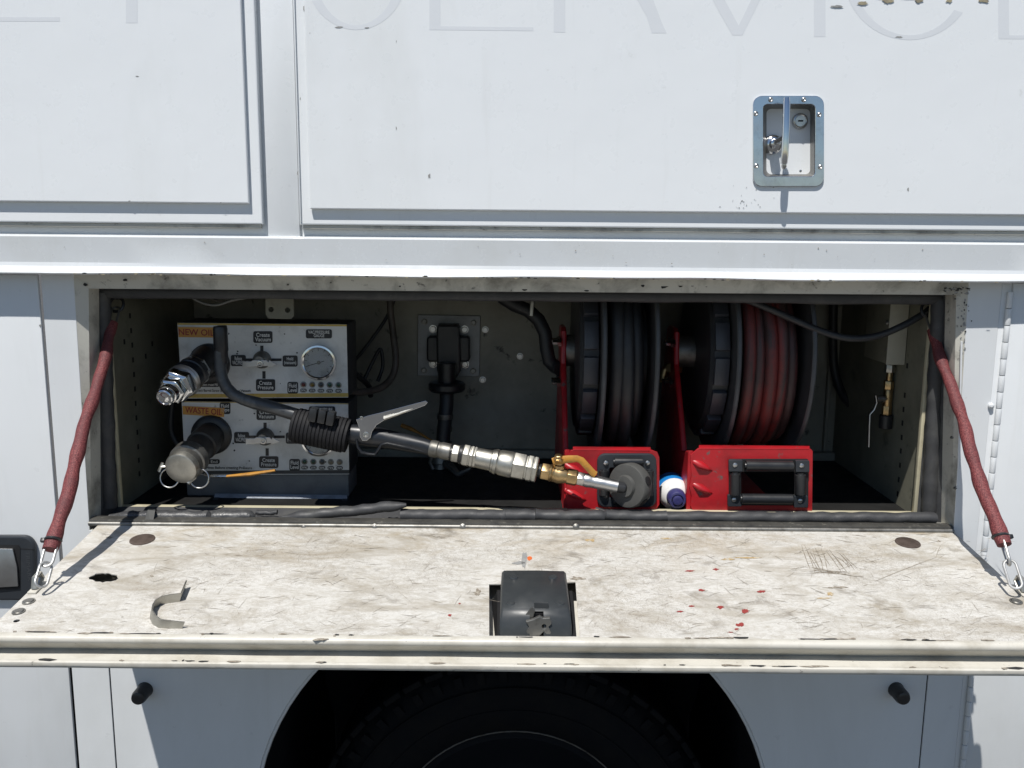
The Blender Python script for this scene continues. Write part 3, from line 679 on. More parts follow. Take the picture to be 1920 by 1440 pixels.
# J-shaped retaining bracket standing on the pan
base = [(346, 1104), (336, 1128), (314, 1131), (300, 1134), (288, 1141), (283, 1150), (282, 1160), (287, 1170), (298, 1177), (316, 1178), (342, 1178)]
W = [D(a, b, 0.0) for a, b in base]
mbk = MB(); hts = [0.013, 0.013, 0.013, 0.013, 0.013, 0.013, 0.013, 0.013, 0.012, 0.011, 0.009]
vs, fs = [], []
for i, q in enumerate(W):
    t = (W[min(i + 1, len(W) - 1)] - W[max(i - 1, 0)]).normalized(); nrm = dn.cross(t).normalized() * 0.0009
    for s, h in ((1, 0), (-1, 0), (-1, 1), (1, 1)):
        vs.append(q + nrm * s + dn * (hts[i] * h + 0.0002) + (V((0.004, 0, 0)) if h else V((0, 0, 0))))
for i in range(len(W) - 1):
    for k in range(4): fs.append((i * 4 + k, (i + 1) * 4 + k, (i + 1) * 4 + (k + 1) % 4, i * 4 + (k + 1) % 4))
fs += [(0, 1, 2, 3), tuple(len(W) * 4 - 4 + k for k in range(4))[::-1]]
mbk.add(vs, fs)
mbk.build('hook_bracket', nickel, ddoor, label='bent bright metal hook')
# rotary latch under a plastic cover, standing in the cut-out
lat = MB().hexa([DW(cut[0][0] + 0.004, cut[0][1], -TH + 0.001), DW(cut[3][0] + 0.012, cut[0][1], -TH + 0.001), DW(cut[3][0] + 0.016, V1 - 0.018, -TH + 0.001), DW(cut[0][0] + 0.012, V1 - 0.018, -TH + 0.001)],
                [DW(cut[0][0] + 0.012, cut[0][1] + 0.01, -0.004), DW(cut[3][0] - 0.006, cut[0][1] + 0.01, -0.004), DW(cut[3][0] - 0.006, V1 - 0.012, -0.004), DW(cut[0][0] + 0.014, V1 - 0.012, -0.004)]).build('door_latch', black, truck)
HC = 0.030
cb = [D(930, 1197, 0), D(1082, 1197, 0), D(1072, 1104, 0), D(938, 1104, 0)]
vb0 = uv(cb[0])[1]; vb1 = uv(cb[2])[1]
ua0, ua1 = uv(D(929, 1197, -0.002))[0], uv(D(1083, 1197, -0.002))[0]
vt_front = uv(D(1000, 1143, HC))[1]; vt_back = uv(D(1000, 1067, HC))[1]
ut0, ut1 = uv(D(939, 1068, HC))[0], uv(D(1063, 1068, HC))[0]
uc = (ut0 + ut1) / 2; hw = (ut1 - ut0) / 2
cov = MB(); vf = V1 - 0.009
prs = [(vt_back - 0.004, -0.012), (vt_back - 0.001, HC - 0.004), (vt_back + 0.003, HC - 0.0005), (vt_front - 0.008, HC), (vt_front - 0.001, HC - 0.003), (vt_front + 0.004, HC - 0.010), (vf, 0.002), (vf + 0.001, -0.012)]
vs, fs = [], []
cols = [-1.0, -0.97, -0.90, -0.16, 0.22, 0.90, 0.97, 1.0]
for i, (v, h) in enumerate(prs):
    for j, cc in enumerate(cols):
        drop = {0: 0.022, 1: 0.004, 2: 0.0006}.get(min(j, len(cols) - 1 - j), 0) if 0 < i < len(prs) - 1 else 0
        vs.append(DW(uc + hw * cc * (1 + 0.02 * (i > 4)), v, max(h - drop, -0.012)))
nc = len(cols)
for i in range(len(prs) - 1):
    for j in range(nc - 1):
        if i >= 4 and j == 3: continue          # window for the claw
        fs.append((i * nc + j, i * nc + j + 1, (i + 1) * nc + j + 1, (i + 1) * nc + j))
cov.add(vs, fs).build('latch_cover', cover_m, lat, smooth=50)
for a, b in ((963, 1082), (1037, 1082), (957, 1131), (1050, 1131)):
    MB().lathe(D(a, b, HC - 0.0006), dn, [(0, 0.0062), (0.0012, 0.0055), (0.0016, 0.003), (0.0010, 0.001)], 16).build('cover_boss', cover_m, lat)
MB().hexa([DW(uc - hw * 0.15, vt_front - 0.004, -0.015), DW(uc + hw * 0.21, vt_front - 0.004, -0.015), DW(uc + hw * 0.21, vt_front - 0.001, -0.015), DW(uc - hw * 0.15, vt_front - 0.001, -0.015)],
          [DW(uc - hw * 0.15, vt_front - 0.004, HC - 0.006), DW(uc + hw * 0.21, vt_front - 0.004, HC - 0.006), DW(uc + hw * 0.21, vt_front - 0.001, HC - 0.006), DW(uc - hw * 0.15, vt_front - 0.001, HC - 0.006)]).build('latch_body', black, lat, smooth=0)
YC = DW(0, vf, 0).y
claw = [(986, 1162), (1000, 1158), (1012, 1152), (1018, 1156), (1031, 1155), (1034, 1166), (1028, 1172), (1033, 1182), (1030, 1190), (1024, 1186), (1020, 1180), (1012, 1188), (1010, 1194), (990, 1194), (987, 1180), (992, 1172)]
ppx('claw', dullmetal, lat, claw, YC + 0.006, 0.006, holes=[ring(1020, 1171, 4.5, 12)], bevel=0.0008)
ppx('catch_plate', dullmetal, lat, [(985, 1150), (997, 1138), (1003, 1143), (1000, 1156), (990, 1164), (985, 1164)], YC + 0.012, 0.004, bevel=0.0006)
ppx('catch_plate', cover_m, lat, [(1001, 1128), (1028, 1129), (1029, 1142), (1002, 1141)], YC + 0.017, 0.003, bevel=0.0005)
MB().hexa([DW(cut[4][0] - 0.004, cut[4][1] + 0.006, -0.006), DW(cut[4][0] + 0.004, cut[4][1] + 0.006, -0.006), DW(cut[5][0] + 0.004, V1 - 0.01, -0.006), DW(cut[5][0] - 0.004, V1 - 0.01, -0.006)],
          [DW(cut[4][0] - 0.004, cut[4][1] + 0.006, -0.003), DW(cut[4][0] + 0.004, cut[4][1] + 0.006, -0.003), DW(cut[5][0] + 0.004, V1 - 0.01, -0.003), DW(cut[5][0] - 0.004, V1 - 0.01, -0.003)]).build('catch_rail', edge_m, lat)

# ------------------------------------------------------------------ T-handle latch on the upper right door
ty = YP - 0.0006
rimpx = rrect(1411, 180, 1544, 350, 17, 6); holepx = rrect(1430, 196, 1527, 331, 8, 4)
tl = ppx('handle_latch', M('stainless_rim', (0.58, 0.61, 0.66), 0.14, 1.0, ((0.30, 0.31, 0.33), 40, 0.5, 0.8, 0.6), rvar=0.08), truck, rimpx, ty, 0.003, holes=[holepx], bevel=0.0008)  # bluish tint in the steel stands in for reflected sky
s0 = S(ty)
h0 = [P(a, b, ty - 0.001) for a, b in rrect(1430, 196, 1527, 331, 8, 4)]
h1 = [P(a, b, ty + 0.026) for a, b in rrect(1438, 205, 1518, 326, 9, 4)]
# the recess sits inside the door: cut is hidden behind the raised pan walls
n = len(h0); pan = MB().add([V(q) for q in h0] + [V(q) for q in h1], [(k, (k + 1) % n, n + (k + 1) % n, n + k) for k in range(n)] + [tuple(range(n, 2 * n))])
pan.build('recess_pan', M('satin_steel', (0.25, 0.245, 0.235), 0.45, 0.9, ((0.30, 0.29, 0.27), 60, 0.5, 0.75, 0.6), bump=0.05), tl, smooth=50)
for a, b in ((1445, 187), (1507, 187), (1417, 213), (1536, 215), (1418, 311), (1538, 313)):
    MB().lathe(P(a, b, ty - 0.003), V((0, -1, 0)), [(0, 4.6 * s0), (0.0012, 4.2 * s0), (0.0024, 2.4 * s0), (0.0018, 1.2 * s0), (0.0012, 0.6 * s0)], 14).build('screw', steel, tl)
for a, b in ((1500, 321),):
    MB().lathe(P(a, b, ty + 0.0255), V((0, -1, 0)), [(0, 5.2 * s0), (0.002, 4 * s0), (0.0028, 1 * s0)], 14).build('rivet', steel, tl)
rose = P(1449, 271, ty + 0.021)
MB().lathe(rose + V((0, 0.004, 0)), V((0, -1, 0)), [(0, 18 * s0), (0.005, 18 * s0), (0.007, 16.5 * s0), (0.009, 12 * s0), (0.010, 9 * s0), (0.020, 9 * s0), (0.021, 7 * s0)], 26).build('spindle_rose', chrome, tl)
bt, bb = P(1475, 184, ty - 0.026), P(1470, 307, ty - 0.030)
ax = (bb - bt).normalized()
L = (bb - bt).length
MB().tube([lerp(bt, bb, t / 10) + V((0, -0.003 * math.sin(math.pi * t / 10), 0)) for t in range(11)], lambda t: 6.6 * s0 * (0.86 if t in (0, 1) else 1), 14).build('handle_bar', chrome, tl)
MB().lathe(P(1470, 313, ty - 0.028), ax, [(-0.006, 4 * s0), (0.0, 4.6 * s0), (0.003, 2.5 * s0)], 12).build('bar_tip', steel, tl)
MB().tube([rose + V((0, -0.012, 0.002)), lerp(rose, lerp(bt, bb, 0.62), 0.5) + V((0, -0.010, 0.002)), lerp(bt, bb, 0.60)], 5.8 * s0, 12).build('handle_arm', chrome, tl)
kl = P(1498, 228, ty + 0.0255)
MB().lathe(kl, V((0, -1, 0)), [(0, 14.5 * s0), (0.006, 14.5 * s0), (0.008, 13 * s0), (0.0085, 11 * s0), (0.0078, 10 * s0), (0.0078, 2 * s0)], 24).build('key_lock', steel, tl)
MB().box((kl.x - 4.5 * s0, kl.y - 0.0090, kl.z - 1.2 * s0), (kl.x + 4.5 * s0, kl.y - 0.0075, kl.z + 1.4 * s0)).build('key_slot', black, tl, smooth=0)

# ------------------------------------------------------------------ left side door with paddle latch, right side door with piano hinge
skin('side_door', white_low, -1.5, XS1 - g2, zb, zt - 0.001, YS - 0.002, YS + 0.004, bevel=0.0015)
ppx('scuff', grey_chip, truck, jag(76, 610, 2.2, 2.2, 0.3, 9), YS - 0.0024, 0.0005)
bz = ppx('paddle_latch', bezel_m, truck, rrect(-190, 1001, 71, 1122, 24, 7), YS - 0.0022, 0.010, bevel=0.0035)
ppx('latch_well', black, bz, rrect(-150, 1022, 38, 1105, 6, 4), YS - 0.0124, 0.0006)
pq = [P(a, b, YS - 0.0132) for a, b in ((-140, 1022), (26, 1028), (34, 1062), (36, 1098), (-140, 1106))]
pb = [q + V((0, -0.008 if k in (0, 4) else -0.004, 0)) for k, q in enumerate(pq)]
MB().add(pq + pb, [(0, 1, 2, 3, 4), (9, 8, 7, 6, 5)] + [(k, 5 + k, 5 + (k + 1) % 5, (k + 1) % 5) for k in range(5)]).build('paddle', steel_soft, bz, bevel=0.0012)
tp = P(54, 1062, YS - 0.0124)
link('embossed_lettering', text_mesh('TRIMARK', 62 * S(0), 7.5 * S(0), tp, ax=V((0, 0, -1)), ay=V((1, 0, 0)), depth=0.0003), M('emboss', (0.05, 0.055, 0.062), 0.4), bz)
ppx('latch_seam', black, bz, [(36, 1028), (66, 1030), (66, 1031.5), (36, 1029.5)], YS - 0.0123, 0.0003)

skin('side_door', white_low, XS2 + 0.004, 1.5, zb, zt - 0.001, YS - 0.0025, YS + 0.004, bevel=0.0015)
hg = MB().box((XS2 - 0.0118, YS + 0.0005, zb), (XS2 + 0.0038, YS + 0.0035, zt - 0.002)).build('piano_hinge', white_low, truck, bevel=0.0004)
kz, klen = zb, 0.0262
i = 0
while kz < zt - 0.03:
    MB().cyl((XS2, YS - 0.003, kz + 0.0006), (XS2, YS - 0.003, kz + klen - 0.0006), 0.0046 if i % 2 else 0.0043, n=12).build('hinge_knuckle', white_low, hg, bevel=0.0003)
    kz += klen; i += 1
MB().lathe(P(1858, 760, YS - 0.0005), V((-0.3, -1, 0)), [(0, 0.0045), (0.004, 0.0045), (0.006, 0.002)], 12).build('hinge_screw', white_low, truck)
for a, b in ((1784, 820), (1790, 915)): MB().lathe(P(a, b, YS + 0.002), V((0, -1, 0)), [(0, 0.0025), (0.003, 0.002)], 8).build('screw', dullmetal, truck)
MB().tube([P(1803, 640, YS), P(1800, 760, YS), P(1797, 880, YS)], 0.0016, 8).build('frame_bead', white_low, truck)

# rubber bumpers on the skirt
for a, b, c_, d_ in ((272, 1293, 259, 1312), (1680, 1293, 1694, 1310)):
    q0 = P(a, b, YS - 0.0005); q1 = V((q0.x, q0.y - 0.032, q0.z))
    MB().lathe(q0, V((0, -1, 0)), [(0, 0.0135), (0.004, 0.0125), (0.024, 0.0125), (0.030, 0.0105), (0.032, 0.006), (0.0315, 0.002)], 22).build('rubber_bumper', dark, truck)

# wheel well and wheel
well = MB(); prs = []
nW = 40
for k in range(nW + 1):
    w = a_end + (math.pi - 2 * a_end) * k / nW
    prs.append((arch.x + AR * 1.02 * math.cos(w), arch.z + AR * 1.02 * math.sin(w)))
for k in range(nW):
    (x0, z0), (x1, z1) = prs[k], prs[k + 1]
    well.quad((x0, YS + 0.0035, z0), (x1, YS + 0.0035, z1), (x1, 0.60, z1), (x0, 0.60, z0))
    well.quad((x0, 0.60, z0), (x1, 0.60, z1), (x1, 0.60, zb), (x0, 0.60, zb))
for (x0, z0), (x1, z1) in ((prs[0], (prs[0][0], GZ)), (prs[-1], (prs[-1][0], GZ))):  # well sides carried down to the ground to shut out light
    well.quad((x0, YS + 0.0035, z0), (x1, YS + 0.0035, z1), (x1, 0.60, z1), (x0, 0.60, z0))
well.quad((-1.5, 0.601, GZ), (1.5, 0.601, GZ), (1.5, 0.601, 0.5), (-1.5, 0.601, 0.5))  # added sheet across the truck, blocks light leaking in underneath
well.build('wheel_well_and_light_block', liner_m, truck, smooth=60)
zu = FZ - 0.012
wheel = MB().lathe(WC + V((0, 0.30, 0)), V((0, -1, 0)), [(0, 0.33), (0.02, 0.385), (0.04, 0.400), (0.19, 0.400), (0.215, 0.392), (0.232, 0.37), (0.240, 0.335), (0.238, 0.295), (0.226, 0.262), (0.215, 0.248)], 72, cap=False).build('wheel', tyre_m, truck, smooth=50)
MB().lathe(WC + V((0, 0.06, 0)), V((0, -1, 0)), [(0.0, 0.18), (-0.02, 0.236), (-0.03, 0.250), (-0.036, 0.252), (-0.038, 0.248), (-0.034, 0.240), (0.03, 0.220), (0.06, 0.19), (0.07, 0.10), (0.075, 0.02)][::-1], 72, cap=False).build('rim', M('rim_steel', (0.010, 0.010, 0.011), 0.7, spec=0.15), wheel, smooth=50)
MB().tube([WC + V((0.2485 * math.cos(t * 0.0982), 0.0835, 0.2485 * math.sin(t * 0.0982))) for t in range(64)], 0.0016, 6, closed=True).build('rim_flange', dullmetal, wheel)
nt_ = 54
for k in range(nt_):
    w = 2 * math.pi * k / nt_
    if math.sin(w) < 0.05: continue
    er, et = V((math.cos(w), 0, math.sin(w))), V((-math.sin(w), 0, math.cos(w)))
    c0 = WC + er * 0.402 + V((0, 0.083, 0))
    MB().obox(c0, et, V((0, 1, 0)), er, 0.019, 0.018, 0.006).build('tread_block', tyre_m, wheel, bevel=0.002)
    MB().obox(WC + er * 0.374 + V((0, 0.0655, 0)) + et * 0.004, et, V((0, 1, 0)), er, 0.008, 0.0022, 0.012).build('shoulder_lug', tyre_m, wheel, bevel=0.0015)
for rr_ in (0.352, 0.305):
    MB().tube([WC + V((rr_ * math.cos(t * 0.0982), 0.0605 if rr_ > 0.33 else 0.0615, rr_ * math.sin(t * 0.0982))) for t in range(64)], 0.0022, 6, closed=True).build('sidewall_ridge', tyre_m, wheel)

# ------------------------------------------------------------------ control units
YC0 = 0.15
def printed(parent, body, px, py, w, h, Y=YC0, line=0.8, tw=0.82, th=0.74):
    pl = ppx('caption_plate', ink, parent, rrect(px - w / 2, py - h / 2, px + w / 2, py + h / 2, 3.5, 4), Y - 0.0006, 0.0004)
    text('lettering', print_w, pl, body, px, py, w * tw, h * th, Y - 0.0011, bold=0.012, line=line)
    return pl

def control_unit(corners, dx, dy, label, gz, lamps, sticker, stk, low_txt, upper):
    c = [P(a, b, YC0) for a, b in corners]
    t = thing('control_unit', label, 'control unit', (lerp(c[2], c[3], 0.5).x, 0.27, c[2].z), 'stacked fluid exchange control units')
    bk = [V((q.x, 0.24, q.z)) for q in c]
    fr = [V((q.x, YC0 + 0.002, q.z)) for q in c]
    MB().hexa([fr[3], fr[2], bk[2], bk[3]], [fr[0], fr[1], bk[1], bk[0]]).build('case', case_m, t, bevel=0.002)
    fp = ppx('face_plate', panel_m, t, corners, YC0 + 0.0015, 0.0015, bevel=0.0003)
    (ax_, ay_), (bx_, by_), (cx_, cy_), (ex_, ey_) = corners
    ppx('edge_stripe', orange_l, t, [(ax_, ay_ + 0.5), (bx_, by_ + 0.5), (bx_, by_ + (4 if upper else 2)), (ax_, ay_ + (4 if upper else 2))], YC0 - 0.0001, 0.0003)
    if upper: ppx('edge_stripe', orange_l, t, [(ex_ - 0.5, ey_ - 8), (cx_ - 0.3, cy_ - 8), (cx_, cy_ - 1), (ex_, ey_ - 1)], YC0 - 0.0001, 0.0003)
    else: ppx('edge_band', case_m, t, [(ex_ + 20, ey_ - 7), (cx_ - 0.3, cy_ - 8), (cx_, cy_ - 1), (ex_ + 20, ey_ - 1)], YC0 - 0.0001, 0.0003)
    kx, ky = 492 + dx, 678 + dy
    for x0, y0, x1, y1 in ((-4, -30, 2, -15), (0, 18, 6, 32), (-32, -6, -12, -1), (14, -6, 36, -1)):
        ppx('port_bar', ink, t, [(kx + x0, ky + y0), (kx + x1, ky + y0), (kx + x1, ky + y1), (kx + x0, ky + y1)], YC0 - 0.0002, 0.0004)
    printed(t, 'Create\nVacuum', 493 + dx, 632 + dy, 36, 22)
    printed(t, 'Create\nPressure', 498 + dx, 722 + dy, 36, 22)
    printed(t, 'Relieve\nVAC/PRESS', 447 + dx, 676 + dy, 28, 21)
    printed(t, 'Hold\n(vacuum)', 544 + dx, 677 + dy, 28, 21)
    printed(t, 'VAC/PRESSURE\nGAUGE', 598 + dx, 626 + dy, 49, 17)
    printed(t, 'Fluid\nLevel', 549 + dx * 0.6, 727 + dy, 20, 22)
    printed(t, 'Fluid\nType', 416 + dx, 621 + dy, 20, 22)
    # selector knob
    s = S(YC0); kc = P(kx, ky - 4, YC0)
    kn = MB().lathe(kc, V((0, -1, 0)), [(0, 17 * s), (0.006, 16.5 * s), (0.010, 15 * s), (0.014, 10 * s), (0.022, 9 * s)], 24).build('selector_knob', dullmetal, t)
    yk = YC0 - 0.022
    ppx('pointer', steel_soft, kn, [(kx - 37, ky - 1), (kx - 22, ky), (kx - 17, ky - 3), (kx + 8, ky - 3), (kx + 12, ky + 1), (kx + 13, ky - 3), (kx + 28, ky + 5), (kx + 13, ky + 11), (kx + 10, ky + 8), (kx - 15, ky + 9), (kx - 22, ky + 10), (kx - 37, ky + 10)], yk, 0.0025, bevel=0.0005)
    MB().lathe(P(kx - 4, ky + 4, yk - 0.002), V((0, -1, 0)), [(0, 6.5 * s), (0.003, 6 * s), (0.0032, 3.5 * s), (0.002, 2 * s)], 12).build('screw', steel, kn)
    # gauge
    gx, gy = gz; gc = P(gx, gy, YC0); r = 33 * s
    ga = MB().lathe(gc, V((0, -1, 0)), [(0, r * 1.02), (0.008, r * 1.02), (0.011, r), (0.0115, r * 0.90), (0.010, r * 0.84), (0.006, r * 0.835)], 40, cap=False).build('gauge', chrome, t)
    MB().lathe(gc + V((0, -0.0055, 0)), V((0, -1, 0)), [(0, r * 0.84), (0.0005, r * 0.84)], 40).build('dial', dial_m, ga)
    for k in range(11):
        w = math.radians(225 - 27 * k); d = V((math.cos(w), 0, math.sin(w)))
        MB().obox(gc + d * r * 0.74 + V((0, -0.0064, 0)), d, d.cross(V((0, 1, 0))), V((0, 1, 0)), r * 0.07, 0.0004, 0.0002).build('dial_tick', ink, ga, smooth=0)
    w = math.radians(197); d = V((math.cos(w), 0, math.sin(w)))
    MB().obox(gc + d * r * 0.18 + V((0, -0.0068, 0)), d, d.cross(V((0, 1, 0))), V((0, 1, 0)), r * 0.52, 0.0006, 0.0002).build('needle', ink, ga, smooth=0)
    MB().lathe(gc + V((0, -0.0062, 0)), V((0, -1, 0)), [(0, 0.0035), (0.0016, 0.003)], 14).build('needle_hub', dullmetal, ga)
    MB().lathe(gc + V((0, -0.0085, 0)), V((0, -1, 0)), [(0, r * 0.835), (0.001, r * 0.835)], 40).build('gauge_glass', glass_m, ga)
    # level lamps
    for k, (nm, col_) in enumerate(lamps):
        lx = 569 + 16.4 * k + dx * 0.35; ly = 721 + dy + k * 0.2
        lm = MB().lathe(P(lx, ly, YC0), V((0, -1, 0)), [(0, 6 * s), (0.0015, 5.6 * s), (0.002, 4.6 * s)], 16).build('level_lamp', dullmetal, t)
        MB().lathe(P(lx, ly, YC0 - 0.0018), V((0, -1, 0)), [(0, 4 * s), (0.0018, 3.2 * s), (0.0028, 1.2 * s)], 14).build('lens', col_, lm)
        printed(t, nm, lx, ly + 11, 12.5, 7, tw=0.8, th=0.6)
    text('lettering', ink, t, low_txt, 415 + dx * 0.6, 733 + dy, 112, 7, YC0 - 0.0002, bold=0.015)
    printed(t, 'Down Fluid Fill' if upper else 'Fluid End', 392, 721 + dy, 40, 9, th=0.6)
    sk = ppx('sticker', orange, t, stk[0], YC0 - 0.0014, 0.0003)
    (sx0, sy0), (sx1, sy1) = stk[1]
    s_ = S(YC0); e = (P(sx1, sy1, YC0) - P(sx0, sy0, YC0)); e.normalize()
    link('lettering', text_mesh(sticker, math.hypot(sx1 - sx0, sy1 - sy0) * s_, 12 * s_, P((sx0 + sx1) / 2, (sy0 + sy1) / 2, YC0 - 0.0018), ax=e, ay=e.cross(V((0, 1, 0))) * -1 if e.cross(V((0, 1, 0))).z < 0 else e.cross(V((0, 1, 0))), bold=0.012), red_ink, sk)
    # fluid port boss
    bx, by = (393, 682) if upper else (397, 815)
    MB().lathe(P(bx, by, YC0), V((0, -1, 0)), [(0, 39 * s), (0.006, 38 * s), (0.009, 34 * s), (0.010, 26 * s), (0.014, 25 * s)], 32).build('port_boss', dark, t)
    for k in range(10):
        a, b = rnd.uniform(ax_ + 90, bx_ - 5), rnd.uniform(ay_ + 8, cy_ - 12); q = rnd.uniform(0.6, 1.8)
        ppx('oil_spot', ink, t, jag(a, b, q, q, 0.4, 8), YC0 - 0.0001, 0.0002)
    return t
lens = {k: M('lens_' + k, c, 0.25) for k, c in dict(red=(0.10, 0.012, 0.01), amber=(0.16, 0.10, 0.01), grey=(0.03, 0.035, 0.04), green=(0.012, 0.05, 0.025), clear=(0.16, 0.14, 0.10)).items()}
control_unit([(333, 605), (650, 608), (653, 745), (342, 747)], 0, 0, 'upper silver control panel with round gauge and NEW OIL sticker', (599, 679),
             [('0%', lens['red']), ('25%', lens['amber']), ('50%', lens['grey']), ('75%', lens['green']), ('100%', lens['green'])], 'NEW OIL',
             ([(334, 613), (404, 614), (404, 633), (335, 632)], ((335, 622), (402, 624))), 'Connect Barrel Straw Before creating Vacuum', True)
control_unit([(341, 752), (653, 756), (655, 889), (348, 890)], 6, 144.5, 'lower silver control panel under NEW OIL one, with WASTE OIL sticker', (599, 822),
             [('0%', lens['green']), ('25%', lens['green']), ('50%', lens['grey']), ('75%', lens['clear']), ('100%', lens['clear'])], 'WASTE OIL',
             ([(342, 761), (421, 765), (420, 782), (343, 777)], ((347, 768), (417, 773))), 'Unload Hose Before creating Pressure', False)
st = thing('unit_stand', 'grey metal stand with bright front strip under control panels', 'stand', (P(510, 940, 0.2).x, 0.25, FZ))
xa, xb = P(350, 900, 0.16).x, P(654, 900, 0.16).x; zl = P(500, 890, YC0).z - 0.0006
MB().box((xa, 0.158, FZ + 0.0004), (xb, 0.24, zl)).build('base_box', M('stand_paint', (0.13, 0.135, 0.14), 0.5, 0, ((0.05, 0.05, 0.055), 12, 0.45, 0.75, 0.8)), st, bevel=0.002)
q = [P(a, b, y) for a, b, y in ((403, 925, 0.1575), (651, 928, 0.1575), (651, 945, 0.135), (398, 944, 0.135))]
MB().hexa([v - V((0, 0, 0.002)) for v in q], q).build('front_strip', M('strip_paint', (0.34, 0.37, 0.42), 0.4, 0, ((0.12, 0.12, 0.12), 40, 0.5, 0.7, 0.6)), st, bevel=0.0006)
MB().box((P(640, 940, 0.135).x, 0.136, FZ + 0.0004), (P(651, 940, 0.135).x, 0.157, q[2].z - 0.0022)).build('foot', case_m, st)
MB().box((P(398, 940, 0.135).x, 0.136, FZ + 0.0004), (P(408, 940, 0.135).x, 0.157, q[3].z - 0.0022)).build('foot', case_m, st)

# quick coupler on the NEW OIL port
A, B = P(388, 674, YC0 - 0.012), P(307, 747, -0.006)
ax = (B - A); LEN = ax.length; d = ax.normalized()
qc = thing('quick_coupler', 'bright steel hydraulic quick coupler under NEW OIL sticker', 'coupler', A)
def seg(parent, name, m, t0, t1, prof, n=28, phase=0.0, bevel=0.0):
    return MB().lathe(A + d * LEN * t0, d, [(LEN * (t1 - t0) * t, r) for t, r in prof], n, phase=phase).build(name, m, parent, bevel=bevel)
seg(qc, 'elbow', dark, 0.0, 0.34, [(0, 0.026), (0.5, 0.024), (0.8, 0.024), (1, 0.021)])
seg(qc, 'collar', gun_m, 0.30, 0.52, [(0, 0.022), (0.05, 0.026), (0.45, 0.0265), (0.5, 0.024), (0.6, 0.024), (0.65, 0.0275), (1, 0.0275)])
seg(qc, 'sleeve', steel_soft, 0.52, 0.62, [(0, 0.0255), (0.3, 0.0285), (0.5, 0.027), (0.7, 0.0285), (1, 0.026)])
seg(qc, 'hex_nut', chrome, 0.62, 0.755, [(0, 0.0255), (0.1, 0.0288), (0.85, 0.0288), (1, 0.024)], 6, 0.3, bevel=0.0008)
seg(qc, 'hex_nut', chrome, 0.755, 0.865, [(0, 0.021), (0.08, 0.0225), (0.85, 0.0225), (1, 0.0185)], 6, 0.1, bevel=0.0007)
seg(qc, 'nipple', chrome, 0.865, 1.0, [(0, 0.0165), (0.25, 0.0155), (0.42, 0.0150), (0.46, 0.0128), (0.56, 0.0128), (0.6, 0.0142), (0.92, 0.0138), (1, 0.0122), (0.99, 0.0105), (0.95, 0.0100), (0.95, 0.006), (0.98, 0.005)])
seg(qc, 'bleed_screw', steel, 0.28, 0.33, [(0, 0.027), (1, 0.027)], 8)

# capped camlock coupling on the WASTE OIL port
A, B = P(394, 818, YC0 - 0.012), P(338, 880, 0.02)
ax = (B - A); LEN = ax.length; d = ax.normalized()
cl = thing('camlock_coupling', 'capped camlock pipe coupling with two pull rings under WASTE OIL sticker', 'coupling', A)
seg(cl, 'pipe', M('grimy_pipe', (0.05, 0.046, 0.042), 0.5, 0.3, ((0.02, 0.018, 0.016), 30, 0.4, 0.7, 0.8), bump=0.2), 0.0, 0.62, [(0, 0.024), (0.2, 0.024), (0.22, 0.027), (0.5, 0.027), (0.52, 0.0235), (0.8, 0.0235), (0.84, 0.0255), (1, 0.0255)])
seg(cl, 'cap_skirt', dullmetal, 0.62, 0.90, [(0, 0.027), (0.1, 0.031), (0.6, 0.031), (0.65, 0.028), (1, 0.028)])
seg(cl, 'cap', nickel, 0.90, 1.0, [(0, 0.0275), (0.5, 0.0275), (0.9, 0.0262), (1.0, 0.024), (0.995, 0.010)], 30)
fx, fy, fd = frame_of(d)
for px, py, ph in ((318, 896, 0), (374, 897, 1)):
    c0 = P(px, py, 0.035)
    MB().tube([c0 + V((0.0155 * math.cos(k * 0.2618), 0.003 * math.sin(k * 0.2618), 0.0155 * math.sin(k * 0.2618))) for k in range(24)], 0.0013, 8, closed=True).build('pull_ring', steel, cl)
for px, py, tx, ty_ in ((305, 868, 298, 884), (346, 853, 350, 862), (366, 893, 352, 905)):
    a, b = P(px, py, 0.03), P(tx, ty_, 0.027)
    MB().tube([lerp(A, B, 0.9), lerp(a, b, 0.4), a, b], 0.0042, 8, flat=(1, 0.6)).build('cam_arm', nickel, cl)
lv = [P(384, 889, 0.06), P(400, 893, 0.055), P(425, 893, 0.055)]
MB().tube(lv, 0.0028, 8).build('lever', steel, cl)
MB().tube([P(424, 893, 0.055), P(470, 889, 0.055), P(516, 882, 0.055)], lambda t: 0.0046 * (0.6 if t in (0, 1) else 1), 10, flat=(1, 0.7)).build('lever_grip', yellow, cl)

# ------------------------------------------------------------------ dispensing gun, coupler, valve, stopper
A, B = P(640, 806, 0.070), P(1152, 911, 0.022)
def at(px):
    lo, hi = -0.5, 1.5
    for _ in range(40):
        m_ = (lo + hi) / 2
        if proj(lerp(A, B, m_))[0] < px: lo = m_
        else: hi = m_
    return lerp(A, B, lo)
AD = (B - A).normalized()
def part(parent, name, m, x0, x1, prof, n=24, phase=0.0, bevel=0.0):     # radii in picture pixels
    a, b = at(x0), at(x1); l = (b - a).length; s = S((a.y + b.y) / 2)
    return MB().lathe(a, AD, [(l * t, r * s) for t, r in prof], n, phase=phase).build(name, m, parent, bevel=bevel)
gun = thing('dispensing_gun', 'black dispensing gun with bent spout and silver lever across the panels', 'dispensing gun', at(700))
sp = [(413, 617), (412.5, 640), (412, 668), (413, 692), (417, 712), (425, 727), (438, 740), (456, 749), (480, 756), (510, 764), (540, 773), (572, 783)]
MB().tube([P(a, b, lerp(0.085, 0.070, k / 11)) for k, (a, b) in enumerate(sp)], lambda t: (10.5 if t < 0.25 else 11.2 if t < 0.7 else 12.5) * S(0.08), 18).build('spout', spout_m, gun)
